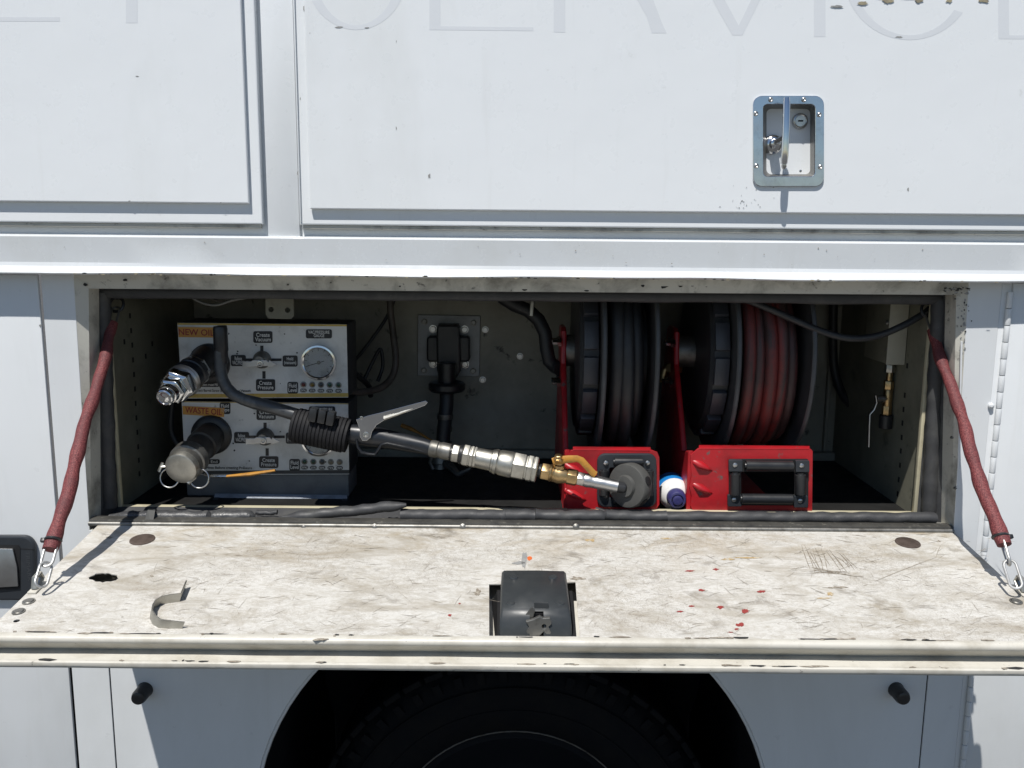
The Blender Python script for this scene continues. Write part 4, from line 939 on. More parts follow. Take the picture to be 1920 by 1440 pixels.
MB().lathe(P(412.5, 612, 0.085), V((0, 0, -1)), [(0, 0.0105), (0.004, 0.0118), (0.040, 0.0120), (0.043, 0.0108), (0.058, 0.0112), (0.062, 0.0098)], 20).build('spout_tip', dark, gun)
ba, bb_ = P(549, 796, 0.066), P(654, 818, 0.066); bd_ = (bb_ - ba)
rb_ = []; nr = 15
for k in range(nr):
    for t, r in ((0.0, 32.6), (0.2, 34.5), (0.8, 34.5), (0.95, 32.6)): rb_.append((bd_.length * (k + t) / nr, (r - 2.5 * (k == 0) - 2 * (k == nr - 1)) * S(0.066)))
MB().lathe(ba, bd_, rb_, 14, phase=0.3).build('ribbed_boot', M('boot_rubber', (0.012, 0.012, 0.014), 0.7, 0, ((0.03, 0.03, 0.03), 60, 0.5, 0.75, 0.6), bump=0.2, spec=0.25), gun, smooth=40)
for px, py in ((589, 777), (606, 780), (622, 784)):
    MB().obox(P(px - 1, py, 0.042), V((1, 0, -0.2)).normalized(), V((0, 1, 0)), V((0.2, 0, 1)).normalized(), 7.2 * S(0.05), 0.010, 13 * S(0.05)).build('boot_knob', dark, gun, bevel=0.002)
# body with guard
bd2 = [(648, 812, 17, 0.066), (668, 815, 20, 0.064), (690, 818, 21, 0.064), (712, 821, 20, 0.063), (735, 825, 18, 0.062), (765, 831, 17, 0.060), (795, 837, 15.5, 0.057), (815, 843, 14, 0.054)]
pts_ = [P(a, b, y) for a, b, r, y in bd2]; rs = [r * S(0.06) for *_, r, y in bd2]
MB().tube(pts_, lambda t: rs[min(int(round(t * 7)), 7)], 18, flat=(0.85, 1)).build('gun_body', gun_m, gun, bevel=0, smooth=60)
gd = [(668, 824), (671, 838), (678, 848), (690, 851), (703, 852), (709, 844), (716, 833), (726, 831), (760, 838), (810, 850)]
MB().tube([P(a, b, 0.050) for a, b in gd], lambda t: 4.2 * S(0.05), 10, flat=(0.7, 1)).build('trigger_guard', gun_m, gun)
lev = [(668, 786), (690, 779), (715, 773), (745, 765), (775, 757), (798, 751), (802, 754), (797, 760), (770, 770), (740, 780), (720, 788), (706, 797), (698, 808), (695, 820), (688, 826), (680, 826), (675, 818), (675, 806), (672, 797)]
ppx('lever', chrome, gun, lev, 0.046, 0.0016, bevel=0.0004)
MB().tube([P(720, 784, 0.046), P(745, 776, 0.0475), P(775, 765, 0.048), P(799, 755, 0.048)], lambda t: (6.5 - 3.5 * t) * S(0.05), 10, flat=(1, 0.75)).build('lever_grip_fold', nickel, gun)
for a, b, r in ((686, 815, 5.5), (678, 783, 3.5)):
    MB().lathe(P(a, b, 0.0445), V((0, -1, 0)), [(0, r * S(0.05)), (0.002, r * 0.95 * S(0.05)), (0.0022, r * 0.5 * S(0.05)), (0.001, r * 0.3 * S(0.05))], 12).build('pivot_screw', steel, gun)
part(gun, 'swivel', dullmetal, 806, 846, [(0, 15), (0.08, 16.5), (0.35, 16.5), (0.4, 15), (0.48, 15), (0.55, 16.5), (0.95, 16), (1, 13)])
qd = thing('inline_coupler', 'long nickel-plated quick coupler between black gun and brass valve', 'coupler', at(930))
part(qd, 'lock_nut', nickel, 848, 862, [(0, 17), (0.1, 18.5), (0.9, 18.5), (1, 17)], 6, 0.2, bevel=0.0006)
part(qd, 'ring_seal', dark, 843, 870, [(0, 14), (0.05, 14.5), (0.7, 14.5), (0.72, 19), (0.9, 19), (1, 15)])
part(qd, 'hex_end', nickel, 867, 894, [(0, 19), (0.1, 22.5), (0.45, 22.5), (0.5, 21), (0.56, 21), (0.6, 22.5), (0.76, 22.5), (0.8, 21), (0.85, 22.5), (1, 21.5)], 6, 0.35, bevel=0.0005)
part(qd, 'sleeve', nickel, 892, 928, [(0, 19), (0.2, 19.5), (0.8, 20), (0.85, 22), (1, 23)])
part(qd, 'release_collar', nickel, 925, 962, [(0, 21), (0.05, 24), (0.18, 24.5), (0.25, 22.5), (0.35, 24.5), (0.9, 25.5), (1, 24)])
part(qd, 'hex_end', nickel, 960, 1008, [(0, 23), (0.06, 27.5), (0.5, 27.5), (0.53, 25.5), (0.58, 25.5), (0.61, 27.5), (0.78, 27.5), (0.81, 25.5), (0.86, 27.5), (0.97, 27), (1, 22)], 6, 0.35, bevel=0.0006)
part(qd, 'threaded_tail', dark, 1004, 1020, [(0, 13), (1, 13)])
bv = thing('ball_valve', 'brass ball valve with bent yellow lever beside nickel coupler', 'valve', at(1048))
part(bv, 'hex_end', brass, 1014, 1032, [(0, 15), (0.1, 17.5), (0.85, 17.5), (1, 16)], 6, 0.3, bevel=0.0006)
part(bv, 'valve_body', brass, 1030, 1064, [(0, 16), (0.08, 17.5), (0.16, 15.5), (0.22, 17), (0.3, 16), (0.5, 17.5), (0.72, 16), (1, 13.5)])
part(bv, 'hex_end', brass, 1062, 1083, [(0, 14), (0.1, 16.5), (0.85, 16.5), (1, 14)], 6, 0.5, bevel=0.0006)
vc = at(1048); s = S(vc.y)
MB().lathe(vc + V((0, 0, 0.010)), V((0, -0.25, 1)), [(0, 12 * s), (10 * s, 11 * s), (11 * s, 8 * s), (14 * s, 8 * s)], 18).build('stem', brass, bv)
lp_ = [(1036, 866), (1047, 863), (1066, 861), (1082, 860), (1090, 863), (1100, 874), (1112, 887), (1117, 890)]
LL = [P(a, b, vc.y - 0.012) for a, b in lp_]
MB().tube(LL, lambda t: 0.0058 * (1.15 if t < 0.3 else 1), 10, flat=(0.4, 1)).build('lever', yellow, bv)
MB().lathe(P(1047, 861, vc.y - 0.012), V((0, -0.25, 1)), [(0, 11 * s), (0.002, 11 * s), (0.0022, 8 * s), (0.007, 8 * s), (0.008, 6 * s)], 6).build('lever_nut', brass, bv, bevel=0.0005)
fe = thing('hose_ferrule', 'crimped steel hose end between brass valve and rubber stopper', 'hose fitting', at(1100))
part(fe, 'hex', steel, 1081, 1097, [(0, 12), (0.1, 14.5), (0.85, 14.5), (1, 12)], 6, 0.3, bevel=0.0005)
part(fe, 'crimp_sleeve', steel_soft, 1095, 1158, [(0, 13), (0.12, 14), (0.2, 13), (0.3, 12.5), (0.34, 13), (0.6, 12.5), (1, 12.5)])
MB().tube([at(1152), at(1165), P(1180, 915, 0.045), P(1190, 916, 0.07), P(1188, 908, 0.11), P(1185, 895, 0.16)], 11 * S(0.04), 14).build('hose_tail', hose_black, fe)
sc_ = P(1176, 911, 0.030); sn = V((-0.66, -0.74, 0.08)).normalized()
rs_ = thing('hose_stopper', 'thick dark grey rubber stopper disc in front of rounded red reel base', 'hose stopper', sc_)
rr_ = 43.5 * S(0.03)
MB().lathe(sc_ + sn * 0.004, -sn, [(-0.006, 0.0135), (-0.006, 0.017), (0, 0.019), (0.0, rr_ * 0.80), (0.001, rr_ * 0.95), (0.004, rr_), (0.020, rr_), (0.024, rr_ * 0.95), (0.025, 0.012)], 44).build('stopper_disc', M('stopper_rubber', (0.060, 0.060, 0.057), 0.65, 0, ((0.10, 0.10, 0.095), 25, 0.45, 0.75, 0.6), bump=0.15), rs_)
e1_ = V((0, 0, 1)) - sn * sn.z; e1_.normalize(); e2_ = e1_.cross(sn) ; e2_ = e2_ if e2_.x > 0 else -e2_
for an_ in (22, -38):
    er = e2_ * math.cos(math.radians(an_)) + e1_ * math.sin(math.radians(an_))
    MB().lathe(sc_ - sn * 0.008 + er * (rr_ - 0.0012), er, [(0, 0.0075), (0.0016, 0.0078), (0.0018, 0.0072)], 18).build('bolt_hole', black, rs_)

# ------------------------------------------------------------------ hose reels
def reel(label, Xped, Xl, Xr, plate_px, hose_m, turns, rounded):
    s = S(0.072); YR, ZR, RR = 0.270, P(1100, 684, 0.08).z, 0.197
    t = thing('hose_reel', label, 'hose reel', (Xped + 0.08, 0.25, FZ), 'hose reels in the compartment')
    MB().box((Xped, 0.075, FZ + 0.0005), (Xped + 0.17, 0.44, FZ + 0.004)).build('base_plate', red, t, bevel=0.001)
    # pedestal
    zt_ = ZR + 0.045
    pr_ = [(0.074, FZ + 0.003), (0.42, FZ + 0.003), (0.34, ZR - 0.02), (0.325, zt_ - 0.006), (0.31, zt_), (0.26, zt_), (0.245, zt_ - 0.006), (0.235, ZR - 0.02), (0.13, P(1000, 842, 0.13).z), (0.074, P(1000, 842, 0.074).z)]
    plate('pedestal', red, t, pr_, (), 0.010, 0.003, o=V((Xped, 0, 0)), ax=V((0, 1, 0)), ay=V((0, 0, 1)), an=V((1, 0, 0)))
    for dz in (-0.055, 0.02):
        for dy in (-0.018, 0.012):
            MB().lathe(V((Xped - 0.0003, YR + dy - 0.02, ZR + dz)), V((-1, 0, 0)), [(0, 0.0085), (0.007, 0.0085), (0.0075, 0.0052), (0.016, 0.005)], 6).build('hub_bolt', chrome, t)
    # drum
    n_ = 64
    for X, nm in ((Xl, 'drum_flange'), (Xr, 'drum_flange')):
        MB().lathe(V((X, YR, ZR)), V((1, 0, 0)), [(-0.003, 0.05), (-0.003, RR - 0.004), (-0.004, RR - 0.002), (-0.002, RR), (0.002, RR), (0.004, RR - 0.002), (0.003, RR - 0.004), (0.003, 0.05)], n_).build(nm, M('drum_flange_metal', (0.075, 0.078, 0.085), 0.5, 0.1, ((0.025, 0.025, 0.025), 20, 0.4, 0.7, 0.6)), t)
    MB().lathe(V((Xl, YR, ZR)), V((1, 0, 0)), [(0, 0.10), (Xr - Xl, 0.10)], 40).build('drum_core', case_m, t)
    MB().lathe(V((Xped + 0.004, YR, ZR)), V((1, 0, 0)), [(0, 0.03), (Xl - Xped - 0.042, 0.03)], 24).build('axle', dullmetal, t)
    MB().lathe(V((Xl - 0.005, YR, ZR)), V((-1, 0, 0)), [(0, 0.150), (0.026, 0.150), (0.032, 0.142), (0.034, 0.08)], 44).build('spring_housing', case_m, t)
    for k in range(16):
        w = 2 * math.pi * k / 16 + 0.1; er, et = V((0, math.cos(w), math.sin(w))), V((0, -math.sin(w), math.cos(w)))
        MB().obox(V((Xl - 0.019, YR, ZR)) + er * 0.152, V((1, 0, 0)), et, er, 0.0125, 0.024, 0.006).build('housing_lug', M('lug_plastic', (0.045, 0.048, 0.058), 0.45) if k == 0 else bpy.data.materials['lug_plastic'], t, bevel=0.0015)
    hr = (Xr - Xl - 0.008) / (2 * turns) ; pts = []
    nn = 40
    for i in range(int(turns * nn)):
        w = 2 * math.pi * i / nn; f = i / (turns * nn)
        rad = RR - 0.030 + 0.006 * math.sin(f * 13) + 0.003 * math.sin(i * 0.21) - 0.010 * (f > 0.75)
        pts.append((Xl + 0.005 + hr + (Xr - Xl - 0.010 - 2 * hr) * f + hr * 0.22 * math.sin(i * 0.17 + 1), YR + rad * math.cos(w), ZR + rad * math.sin(w)))
    MB().tube(pts, hr * 0.92, 12).build('hose', hose_m, t, smooth=60)
    # folded front plate and roller guide
    x0, y0, x1, y1 = plate_px
    Yp = 0.0735
    if rounded:
        op = rrect(1119, 849, 1230, 949, 15, 6); inner = rrect(1142, 876, 1204, 932, 3, 3)
        outl = [(x0 + 4, y0), (x1 - 14, y0), (x1 - 4, y0 + 4), (x1, y0 + 14), (x1, y1 - 10), (x1 - 8, y1 + 2), (x0 - 2, y1 + 2), (x0 - 6, y1 - 20), (x0, y0 + 10)]
        ppx('front_plate', red, t, outl, Yp, 0.003, holes=[rrect(1128, 858, 1221, 940, 8, 4)], bevel=0.0008)
        gd_ = ppx('roller_guide', bezel_m, t, op, Yp - 0.0032, 0.007, holes=[inner], bevel=0.002)
        rol = (((1150, 866), (1206, 866)), ((1150, 940), (1206, 940)), ((1132, 880), (1132, 930)), ((1217, 880), (1217, 930))); rad = 9
        scr = ((1136, 868), (1214, 868), (1136, 930), (1214, 932))
    else:
        op = rrect(1366, 860, 1515, 947, 3, 3); inner = rrect(1389, 884, 1489, 927, 2, 3)
        outl = [(x0 + 6, y0), (x1 - 4, y0 + 1), (x1, y0 + 5), (x1 - 1, y1 + 2), (x0 - 4, y1 + 2), (x0 - 8, y1 - 8), (x0 - 6, y1 - 26), (x0 - 10, y1 - 44), (x0 - 6, y1 - 64), (x0 - 8, y0 + 12)]
        ppx('front_plate', red, t, outl, Yp, 0.003, holes=[rrect(1372, 866, 1509, 941, 3, 3)], bevel=0.0008)
        gd_ = ppx('roller_guide', black, t, op, Yp - 0.0032, 0.003, holes=[inner], bevel=0.0006)
        rol = (((1396, 873), (1488, 874)), ((1388, 935), (1487, 936)), ((1378, 886), (1378, 929)), ((1501, 888), (1501, 929))); rad = 10
        scr = ((1378, 872), (1503, 873), (1376, 937), (1500, 939))
        for a, b in scr:
            ppx('corner_block', bezel_m, gd_, rrect(a - 13, b - 11, a + 13, b + 11, 2, 3), Yp - 0.0064, 0.006, bevel=0.001)
    for (a, b), (c, e) in rol:
        q0, q1 = P(a, b, Yp - 0.012), P(c, e, Yp - 0.012); l = (q1 - q0).length
        MB().lathe(q0, q1 - q0, [(0, rad * 0.55 * s), (0.002, rad * 0.6 * s), (0.0022, rad * s), (l - 0.0022, rad * s), (l - 0.002, rad * 0.6 * s), (l, rad * 0.55 * s)], 18).build('roller', dark, gd_)
    for a, b in scr:
        MB().lathe(P(a, b, Yp - 0.0122), V((0, -1, 0)), [(0, 4.8 * s), (0.0015, 4.3 * s), (0.0025, 2 * s)], 14).build('screw', steel_soft, gd_)
    xe = 16 if rounded else 5
    # top lip of the folded plate and pressed corner ribs
    a, b, c, e = P(x0 + 8, y0, Yp - 0.003), P(x1 - xe, y0 + 1, Yp - 0.003), P(x1 - xe, y0 + 1, Yp + 0.02), P(x0 + 8, y0, Yp + 0.02)
    c.z, e.z = b.z, a.z
    MB().hexa([q - V((0, 0, 0.003)) for q in (a, b, c, e)], [a, b, c, e]).build('plate_lip', red, t, bevel=0.0008)
    for dy in ((0.25, 0.62) if not rounded else (0.30, 0.72)):
        py = lerp(y0, y1, dy); a, b = P(x0 - 3, py - 6, Yp + 0.006), P(x0 + 34, py + 14, Yp - 0.0015)
        MB().tube([a, lerp(a, b, 0.35) + V((0, -0.006, 0)), lerp(a, b, 0.7) + V((0, -0.003, 0)), b], lambda t: (0.009, 0.0095, 0.006, 0.0015)[int(round(t * 3))], 12, flat=(1, 0.7)).build('pressed_rib', red, t, smooth=80)
    return t
reel('hose reel of dark hose, its rounded red base with square black roller guide', 0.0905, 0.1545, 0.243, (1066, 843, 1236, 955), hose_black, 3, True)
reel('hose reel of red hose, its red front plate holding a wide roller guide', 0.300, 0.3795, 0.505, (1302, 840, 1523, 955), hose_red, 5, False)
# brass swivel elbow on the right reel, feed hose to the left reel
sw = thing('swivel_elbow', 'small brass elbow at the hub of the red hose reel', 'elbow', P(1256, 690, 0.28))
MB().tube([V((0.299, 0.270, P(1270, 688, 0.285).z)), P(1262, 689, 0.285), P(1252, 690, 0.285), P(1246, 694, 0.285), P(1243, 705, 0.285), P(1242, 716, 0.285)], 0.0085, 14).build('elbow_body', brass, sw)
MB().lathe(P(1268, 688, 0.285), V((1, 0, 0)), [(0, 0.012), (0.010, 0.012)], 6).build('nut', brass, sw)
MB().tube([P(940, 556, 0.30), P(965, 572, 0.30), P(990, 582, 0.30), P(1010, 600, 0.295), P(1022, 625, 0.29), P(1025, 655, 0.287), P(1030, 677, 0.286), P(1040, 687, 0.285), V((0.0906, 0.270, P(1052, 690, 0.285).z))], 13 * S(0.29), 16).build('feed_hose', hose_black, None, smooth=60, label='black feed hose curving down to the reel of dark hose', cat='hose')
cl_ = thing('hose_clip', 'pale metal clip holding the black feed hose', 'clip', P(998, 575, 0.28))
MB().tube([P(998, 557, 0.275), P(998, 570, 0.272), P(996, 592, 0.272)], 0.004, 8, flat=(1, 0.5)).build('strap', nickel, cl_)
MB().box((P(985, 560, 0.27).x, 0.271, P(985, 562, 0.27).z), (P(1002, 560, 0.27).x, 0.274, CZ - 0.001)).build('hanger', dullmetal, cl_)

# bottle lying between the reels
bo = thing('plastic_bottle', 'white and blue plastic bottle with navy cap lying between the reels', 'bottle', (P(1266, 940, 0.1).x, 0.11, FZ))
bc = V((P(1266, 925, 0.1).x, 0.150, FZ + 0.0285)); bdir = V((-0.02, -1, -0.02))
MB().lathe(bc, bdir, [(0, 0.020), (0.003, 0.027), (0.006, 0.028), (0.040, 0.028), (0.042, 0.0276)], 36).build('body', blue_b, bo)
MB().lathe(bc, bdir, [(0.040, 0.0274), (0.048, 0.0276), (0.054, 0.0262), (0.061, 0.0215), (0.064, 0.0185), (0.065, 0.0165)], 36).build('shoulder', white_b, bo)
MB().lathe(bc, bdir, [(0.063, 0.0165), (0.067, 0.0165), (0.080, 0.0150), (0.082, 0.0135), (0.0825, 0.0105), (0.080, 0.0100), (0.080, 0.0085), (0.085, 0.0080), (0.086, 0.006), (0.0855, 0.002)], 30).build('cap', navy_b, bo)

# ------------------------------------------------------------------ bulkhead fitting on the back wall
bf = thing('bulkhead_fitting', 'black fitting on a square bolted steel plate on the back wall', 'pipe fitting', P(842, 700, 0.46))
ppx('mounting_plate', M('dull_plate', (0.20, 0.205, 0.21), 0.5, 0.7, ((0.12, 0.12, 0.12), 30, 0.45, 0.75, 0.7)), bf, [(784, 590), (901, 592), (899, 706), (783, 704)], YBK - 0.0006, 0.004, bevel=0.0008)
for a, b in ((796, 603), (888, 605), (795, 694), (887, 695)): bolt(a, b, YBK - 0.0046, 5, bf, dullmetal)
for a, b in ((812, 617), (871, 618), (812, 682), (872, 683)): bolt(a, b, YBK - 0.0046, 6.2, bf, steel)
ppx('body', dark, bf, rrect(802, 628, 882, 676, 7, 4), YBK - 0.005, 0.026, bevel=0.004)
ppx('body_ridge', dark, bf, [(824, 606), (860, 606), (864, 614), (866, 690), (858, 704), (830, 704), (822, 690), (821, 614)], YBK - 0.005, 0.038, bevel=0.004)
zc_ = P(838, 726, 0.40).z; dcx = P(838, 726, 0.40).x
MB().lathe(V((dcx, 0.40, zc_ + 0.011)), V((0, 0, -1)), [(0, 0.03), (0.0005, 0.034), (0.004, 0.038), (0.014, 0.038), (0.019, 0.034), (0.021, 0.016)], 36).build('round_flange', dark, bf)
MB().lathe(V((dcx, 0.40, zc_ + 0.05)), V((0, 0, -1)), [(0, 0.018), (0.04, 0.018)], 24).build('neck', dark, bf)
MB().tube([V((dcx, 0.40, zc_ - 0.008)), P(837, 760, 0.39), P(834, 790, 0.385), P(831, 820, 0.38), P(830, 850, 0.375)], 13.5 * S(0.385), 18).build('drop_hose', hose_black, bf)
for py, r in ((776, 15.5), (800, 14.8), (828, 16.5)):
    q = P(835 - (py - 770) * 0.07, py, 0.386); MB().lathe(q, V((0, 0, -1)), [(0, r * S(0.386)), (0.010, r * S(0.386))], 20).build('hose_band', dullmetal, bf)
lf = thing('floor_coupling', 'tarnished metal coupling with ring on the floor below the square plate', 'coupling', P(830, 880, 0.36))
MB().lathe(P(828, 850, 0.372), V((-0.05, -0.1, -1)), [(0, 0.015), (0.008, 0.019), (0.020, 0.019), (0.022, 0.015), (0.032, 0.015)], 24).build('coupling_body', dullmetal, lf)
MB().tube([P(838, 868, 0.355), P(850, 880, 0.33), P(860, 890, 0.31), P(884, 878, 0.30)], lambda t: 0.010 * (1 - 0.6 * t), 10).build('cam_arm', dullmetal, lf)
MB().tube([P(818, 897, 0.33) + V((0.010 * math.cos(k * 0.3927), 0, 0.010 * math.sin(k * 0.3927))) for k in range(16)], 0.0014, 6, closed=True).build('pull_ring', steel, lf)
MB().tube([P(812, 850, 0.36), P(806, 866, 0.36), P(812, 880, 0.36)], 0.004, 8).build('cam_arm', dullmetal, lf)
yt = thing('valve_handle', 'yellow valve handle behind the silver gun lever', 'valve handle', P(765, 803, 0.40))
MB().tube([P(752, 797, 0.40), P(768, 803, 0.40), P(785, 811, 0.40), P(812, 828, 0.395)], lambda t: (0.008, 0.009, 0.005, 0.004)[int(round(t * 3))], 10, flat=(1, 0.5)).build('grip', yellow, yt)

# ------------------------------------------------------------------ loose hoses and cables
def hose(name, label, m, pts, rpx, cat):
    # smooth the picture path with a Catmull-Rom pass
    W = [P(*p) for p in pts]; out = []
    for i in range(len(W) - 1):
        p0, p1, p2, p3 = W[max(i - 1, 0)], W[i], W[i + 1], W[min(i + 2, len(W) - 1)]
        for k in range(8):
            t = k / 8
            out.append(0.5 * ((2 * p1) + (p2 - p0) * t + (2 * p0 - 5 * p1 + 4 * p2 - p3) * t * t + (3 * p1 - p0 - 3 * p2 + p3) * t ** 3))
    out.append(W[-1])
    return MB().tube(out, rpx * S(pts[0][2]), 12).build(name, m, None, smooth=60, label=label, cat=cat)
hose('return_hose', 'brown hose looping down beside the control panels', hose_brown, [(731, 540, 0.40), (732, 580, 0.40), (737, 625, 0.40), (742, 670, 0.39), (738, 700, 0.38), (722, 722, 0.36), (695, 733, 0.33), (650, 737, 0.28)], 6.5, 'hose')
hose('slanted_cable', 'thin black cable slanting from ceiling behind brown hose', hose_black, [(742, 556, 0.43), (725, 595, 0.43), (700, 632, 0.42), (672, 668, 0.40), (648, 690, 0.36)], 3.2, 'cable')
hose('forked_cable', 'black cable with hanging end inside the brown hose loop', hose_black, [(683, 712, 0.39), (698, 680, 0.40), (712, 655, 0.40), (717, 668, 0.40), (717, 690, 0.40), (708, 715, 0.39)], 3.4, 'cable')
hose('wire_bundle', 'short black wire below the tip of slanted cable', hose_black, [(655, 690, 0.30), (672, 706, 0.33), (690, 722, 0.36), (695, 742, 0.38)], 5.5, 'cable')
hose('looping_cable', 'grey-black cable sagging under the ceiling above the red hose reel', hose_black, [(1395, 560, 0.10), (1440, 578, 0.095), (1490, 600, 0.09), (1540, 621, 0.085), (1590, 634, 0.08), (1640, 631, 0.08), (1690, 612, 0.08), (1735, 586, 0.085), (1752, 570, 0.10)], 6.5, 'cable')
hose('drain_hose', 'black hose curving down to the brass drain valve', hose_black, [(1563, 556, 0.44), (1562, 620, 0.44), (1564, 690, 0.44), (1580, 740, 0.42), (1610, 768, 0.38), (1655, 782, 0.26)], 8, 'hose')
hose('ceiling_wire', 'pale wire hanging under ceiling above the NEW OIL panel', M('pale_wire', (0.22, 0.22, 0.21), 0.5), [(345, 548, 0.13), (375, 566, 0.13), (405, 572, 0.13), (440, 562, 0.13), (490, 555, 0.13)], 2.2, 'wire')
hose('ceiling_wire', 'grey wire hanging above the pale ceiling wire', hose_brown, [(370, 546, 0.14), (400, 562, 0.14), (432, 565, 0.14), (470, 552, 0.14)], 1.8, 'wire')
hose('side_hose', 'black hose behind the left edge of WASTE OIL panel', hose_black, [(330, 720, 0.20), (322, 770, 0.20), (322, 810, 0.20), (338, 838, 0.20), (356, 846, 0.22)], 5.5, 'hose')

# junction box and drain valve at the right wall
jx = thing('junction_box', 'cream steel junction box on the right compartment wall', 'junction box', P(1690, 682, 0.2))
x0, x1 = P(1667, 620, 0.158).x, XR - 0.0006
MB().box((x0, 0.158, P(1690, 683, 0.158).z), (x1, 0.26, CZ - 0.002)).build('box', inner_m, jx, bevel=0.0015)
MB().box((x0 - 0.0012, 0.1565, P(1690, 684, 0.158).z), (x1 - 0.0006, 0.1578, CZ - 0.003)).build('cover', M('box_cover', (0.36, 0.35, 0.29), 0.5, 0, ((0.2, 0.19, 0.15), 20, 0.5, 0.8, 0.6)), jx, bevel=0.0006)
for py in (605, 655): MB().lathe(P(1665, py, 0.165), V((-1, 0, 0)), [(0, 0.004), (0.004, 0.003)], 8).build('screw', dullmetal, jx)
dv_ = thing('drain_valve', 'small brass valve stack with grey lever below junction box', 'valve', P(1667, 790, 0.2))
cx_ = P(1668, 700, 0.19).x
def stack(py0, py1, rpx, m, nm, n=6):
    a, b = P(1668, py0, 0.19), P(1668, py1, 0.19); a.x = b.x = cx_
    MB().lathe(a, b - a, [(0, rpx * 0.92 * S(0.19)), (0.0012, rpx * S(0.19)), ((b - a).length - 0.0012, rpx * S(0.19)), ((b - a).length, rpx * 0.92 * S(0.19))], n, phase=0.5).build(nm, m, dv_)
stack(683, 698, 9.5, nickel, 'hex_nut'); stack(698, 714, 6, brass, 'nipple', 16); stack(714, 730, 9.5, brass, 'hex_nut'); stack(730, 762, 8.5, brass, 'valve_body', 16); stack(760, 778, 9, brass, 'hex_nut'); stack(778, 803, 12.5, dark, 'hose_collar', 20)
MB().tube([P(1664, 748, 0.185), P(1650, 746, 0.18), P(1641, 742, 0.178), P(1643, 755, 0.178), P(1638, 768, 0.178), P(1630, 777, 0.178), P(1629, 800, 0.178), P(1628, 838, 0.178)], 0.0028, 8, flat=(1, 0.6)).build('lever', steel_soft, dv_)
MB().lathe(P(1652, 748, 0.18), V((-1, 0, 0)), [(-0.006, 0.006), (0.008, 0.006)], 10).build('stem', dullmetal, dv_)

# zip tie round the torn seal
MB().add([P(277, 956, -0.002), P(291, 957, -0.002), P(285, 990, -0.024), P(267, 991, -0.024), P(279, 954, 0.03), P(293, 955, 0.03)], [(0, 1, 2, 3), (0, 4, 5, 1)]).build('tape_strip', tape_m, truck, smooth=0)

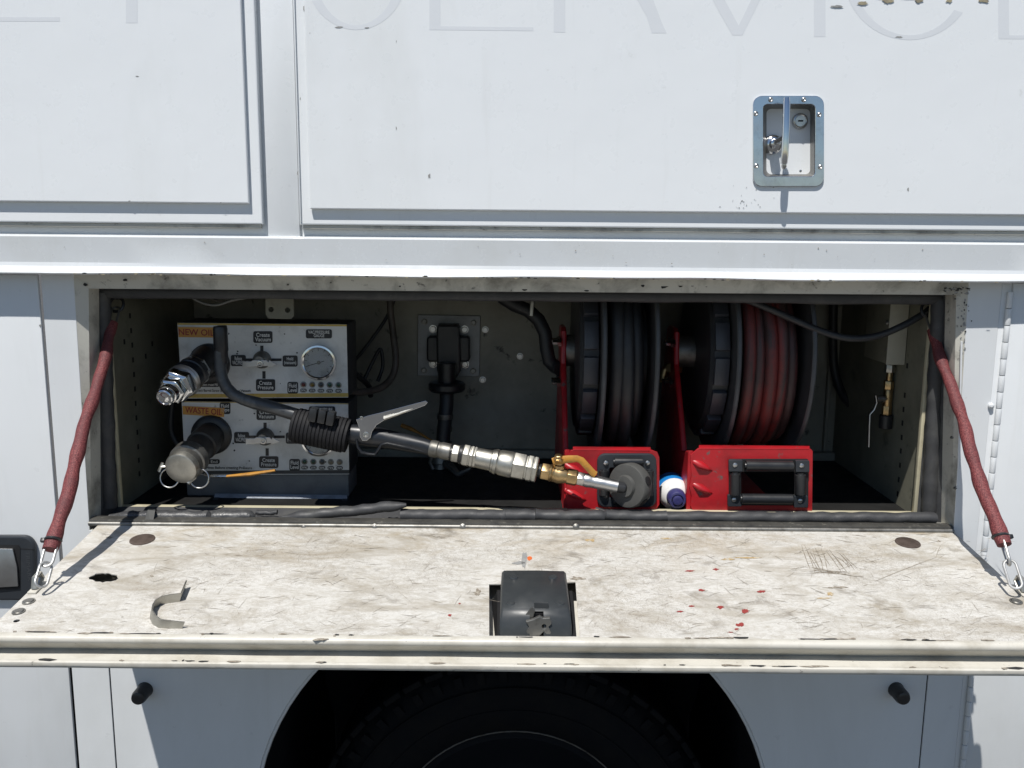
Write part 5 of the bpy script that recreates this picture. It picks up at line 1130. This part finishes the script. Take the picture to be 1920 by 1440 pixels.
# ------------------------------------------------------------------ door straps: chain in a red webbing sleeve
def stadium(c, d, side, l, w, r, n=10):
    pts = []
    for k in range(n + 1):
        a = math.pi * k / n; pts.append(c + d * (l / 2 - w / 2 + w / 2 * math.sin(a)) + side * (w / 2 * math.cos(a)))
    for k in range(n + 1):
        a = math.pi * k / n; pts.append(c - d * (l / 2 - w / 2 + w / 2 * math.sin(a)) - side * (w / 2 * math.cos(a)))
    return MB().tube(pts, r, 10, closed=True)
def strap(label, top_px, top_y, sleeve_px, door_px, sgn):
    T = P(*top_px, top_y); Bq = D(*door_px, 0.016); dd = (Bq - T).normalized()
    t = thing('door_strap', label, 'strap', Bq, 'straps holding the drop door')
    def yat(py):
        lo, hi = 0.0, 1.0
        for _ in range(40):
            m_ = (lo + hi) / 2
            if proj(lerp(T, Bq, m_))[1] < py: lo = m_
            else: hi = m_
        return lerp(T, Bq, lo)
    a, b = yat(sleeve_px[0]), yat(sleeve_px[1]); n = 44; x_, y_, _ = frame_of(dd)
    rg = random.Random(11 if sgn > 0 else 5)
    ph = rg.uniform(0, 6)
    pts = [lerp(a, b, k / n) + x_ * (0.0016 * math.sin(k * 0.25 + ph) + 0.0006 * math.sin(k * 0.7)) * sgn + y_ * 0.002 * math.sin(k * 0.21 + ph) - V((0, 0, 0.007 * math.sin(math.pi * k / n))) for k in range(n + 1)]
    def rad(u):
        r = 0.0086 + 0.0018 * u + 0.0006 * math.sin(u * 31 + ph) + 0.0006 * math.sin(u * 55)
        if u < 0.06: r *= 1.12
        if u > 0.955: r *= 0.80 if u < 0.975 else 1.02
        return r
    MB().tube(pts, rad, 18, flat=(1, 0.92)).build('sleeve', sleeve_m, t, smooth=60)
    MB().tube([lerp(a, b, 0.962) + (x_ * math.cos(k * 0.3927) + y_ * math.sin(k * 0.3927)) * 0.0100 - V((0, 0, 0.001)) for k in range(16)], 0.0022, 8, closed=True).build('cable_tie', dark, t)
    MB().obox(lerp(a, b, 0.962) - V((0.012 * sgn, 0.004, 0)), x_, y_, dd, 0.003, 0.003, 0.003).build('tie_head', dark, t, bevel=0.0008)
    # links below the sleeve
    e = b; rest = (Bq - e).length; ll = max(rest * 0.66, 0.036)
    stadium(e + dd * (ll * 0.22), dd, x_ if sgn > 0 else (x_ * 0.3 + y_ * 0.95).normalized(), ll * 0.95, 0.016, 0.0019).build('chain_link', galv, t)
    stadium(e + dd * (ll * 0.22 + ll * 0.80), dd, ((x_ * 0.75 + y_ * 0.66) if sgn > 0 else (x_ * 0.93 - y_ * 0.36)).normalized(), ll * 0.98, 0.016, 0.0019).build('chain_link', galv, t)
    # hook end on the door
    bx = D(*door_px, 0.0)
    MB().obox(bx + dn * 0.0015 + dv * 0.008, V((1, 0, 0)), dv, dn, 0.006, 0.016, 0.0014).build('anchor_tab', edge_m, t, bevel=0.0008)
    MB().tube([bx + dv * 0.004 + dn * 0.002, bx - dv * 0.006 + dn * 0.010, bx - dv * 0.002 + dn * 0.019, bx + dv * 0.010 + dn * 0.018, bx + dv * 0.016 + dn * 0.004], 0.0045, 10, flat=(1, 0.5)).build('anchor_loop', nickel, t)
    # upper link and eye
    up = (T - a).length
    stadium(lerp(a, T, 0.45), dd, x_, up * 1.25, 0.012, 0.0017).build('chain_link', dullmetal, t)
    eye = T + V((0, 0.002, 0.006))
    MB().tube([eye + V((0.0115 * math.cos(k * 0.3307), 0.004 * math.sin(k * 0.3307), 0.0115 * math.sin(k * 0.3307))) for k in range(19)], 0.0026, 8, closed=True).build('eye_ring', dark, t)
    MB().tube([eye + V((0, 0.003, 0.010)), eye + V((-0.010 * sgn, 0.012, 0.014)), V((XL + 0.001 if sgn > 0 else XR - 0.001, eye.y + 0.012, eye.z + 0.014))], 0.0026, 8).build('eye_shank', dark, t)
    return t
strap('red-sleeved chain strap from left mouth corner to drop door', (218, 578), 0.075, (606, 1030), (76, 1098), 1)
strap('red-sleeved chain strap from right mouth corner, beside the hinge', (1741, 588), 0.075, (618, 1022), (1908, 1104), -1)
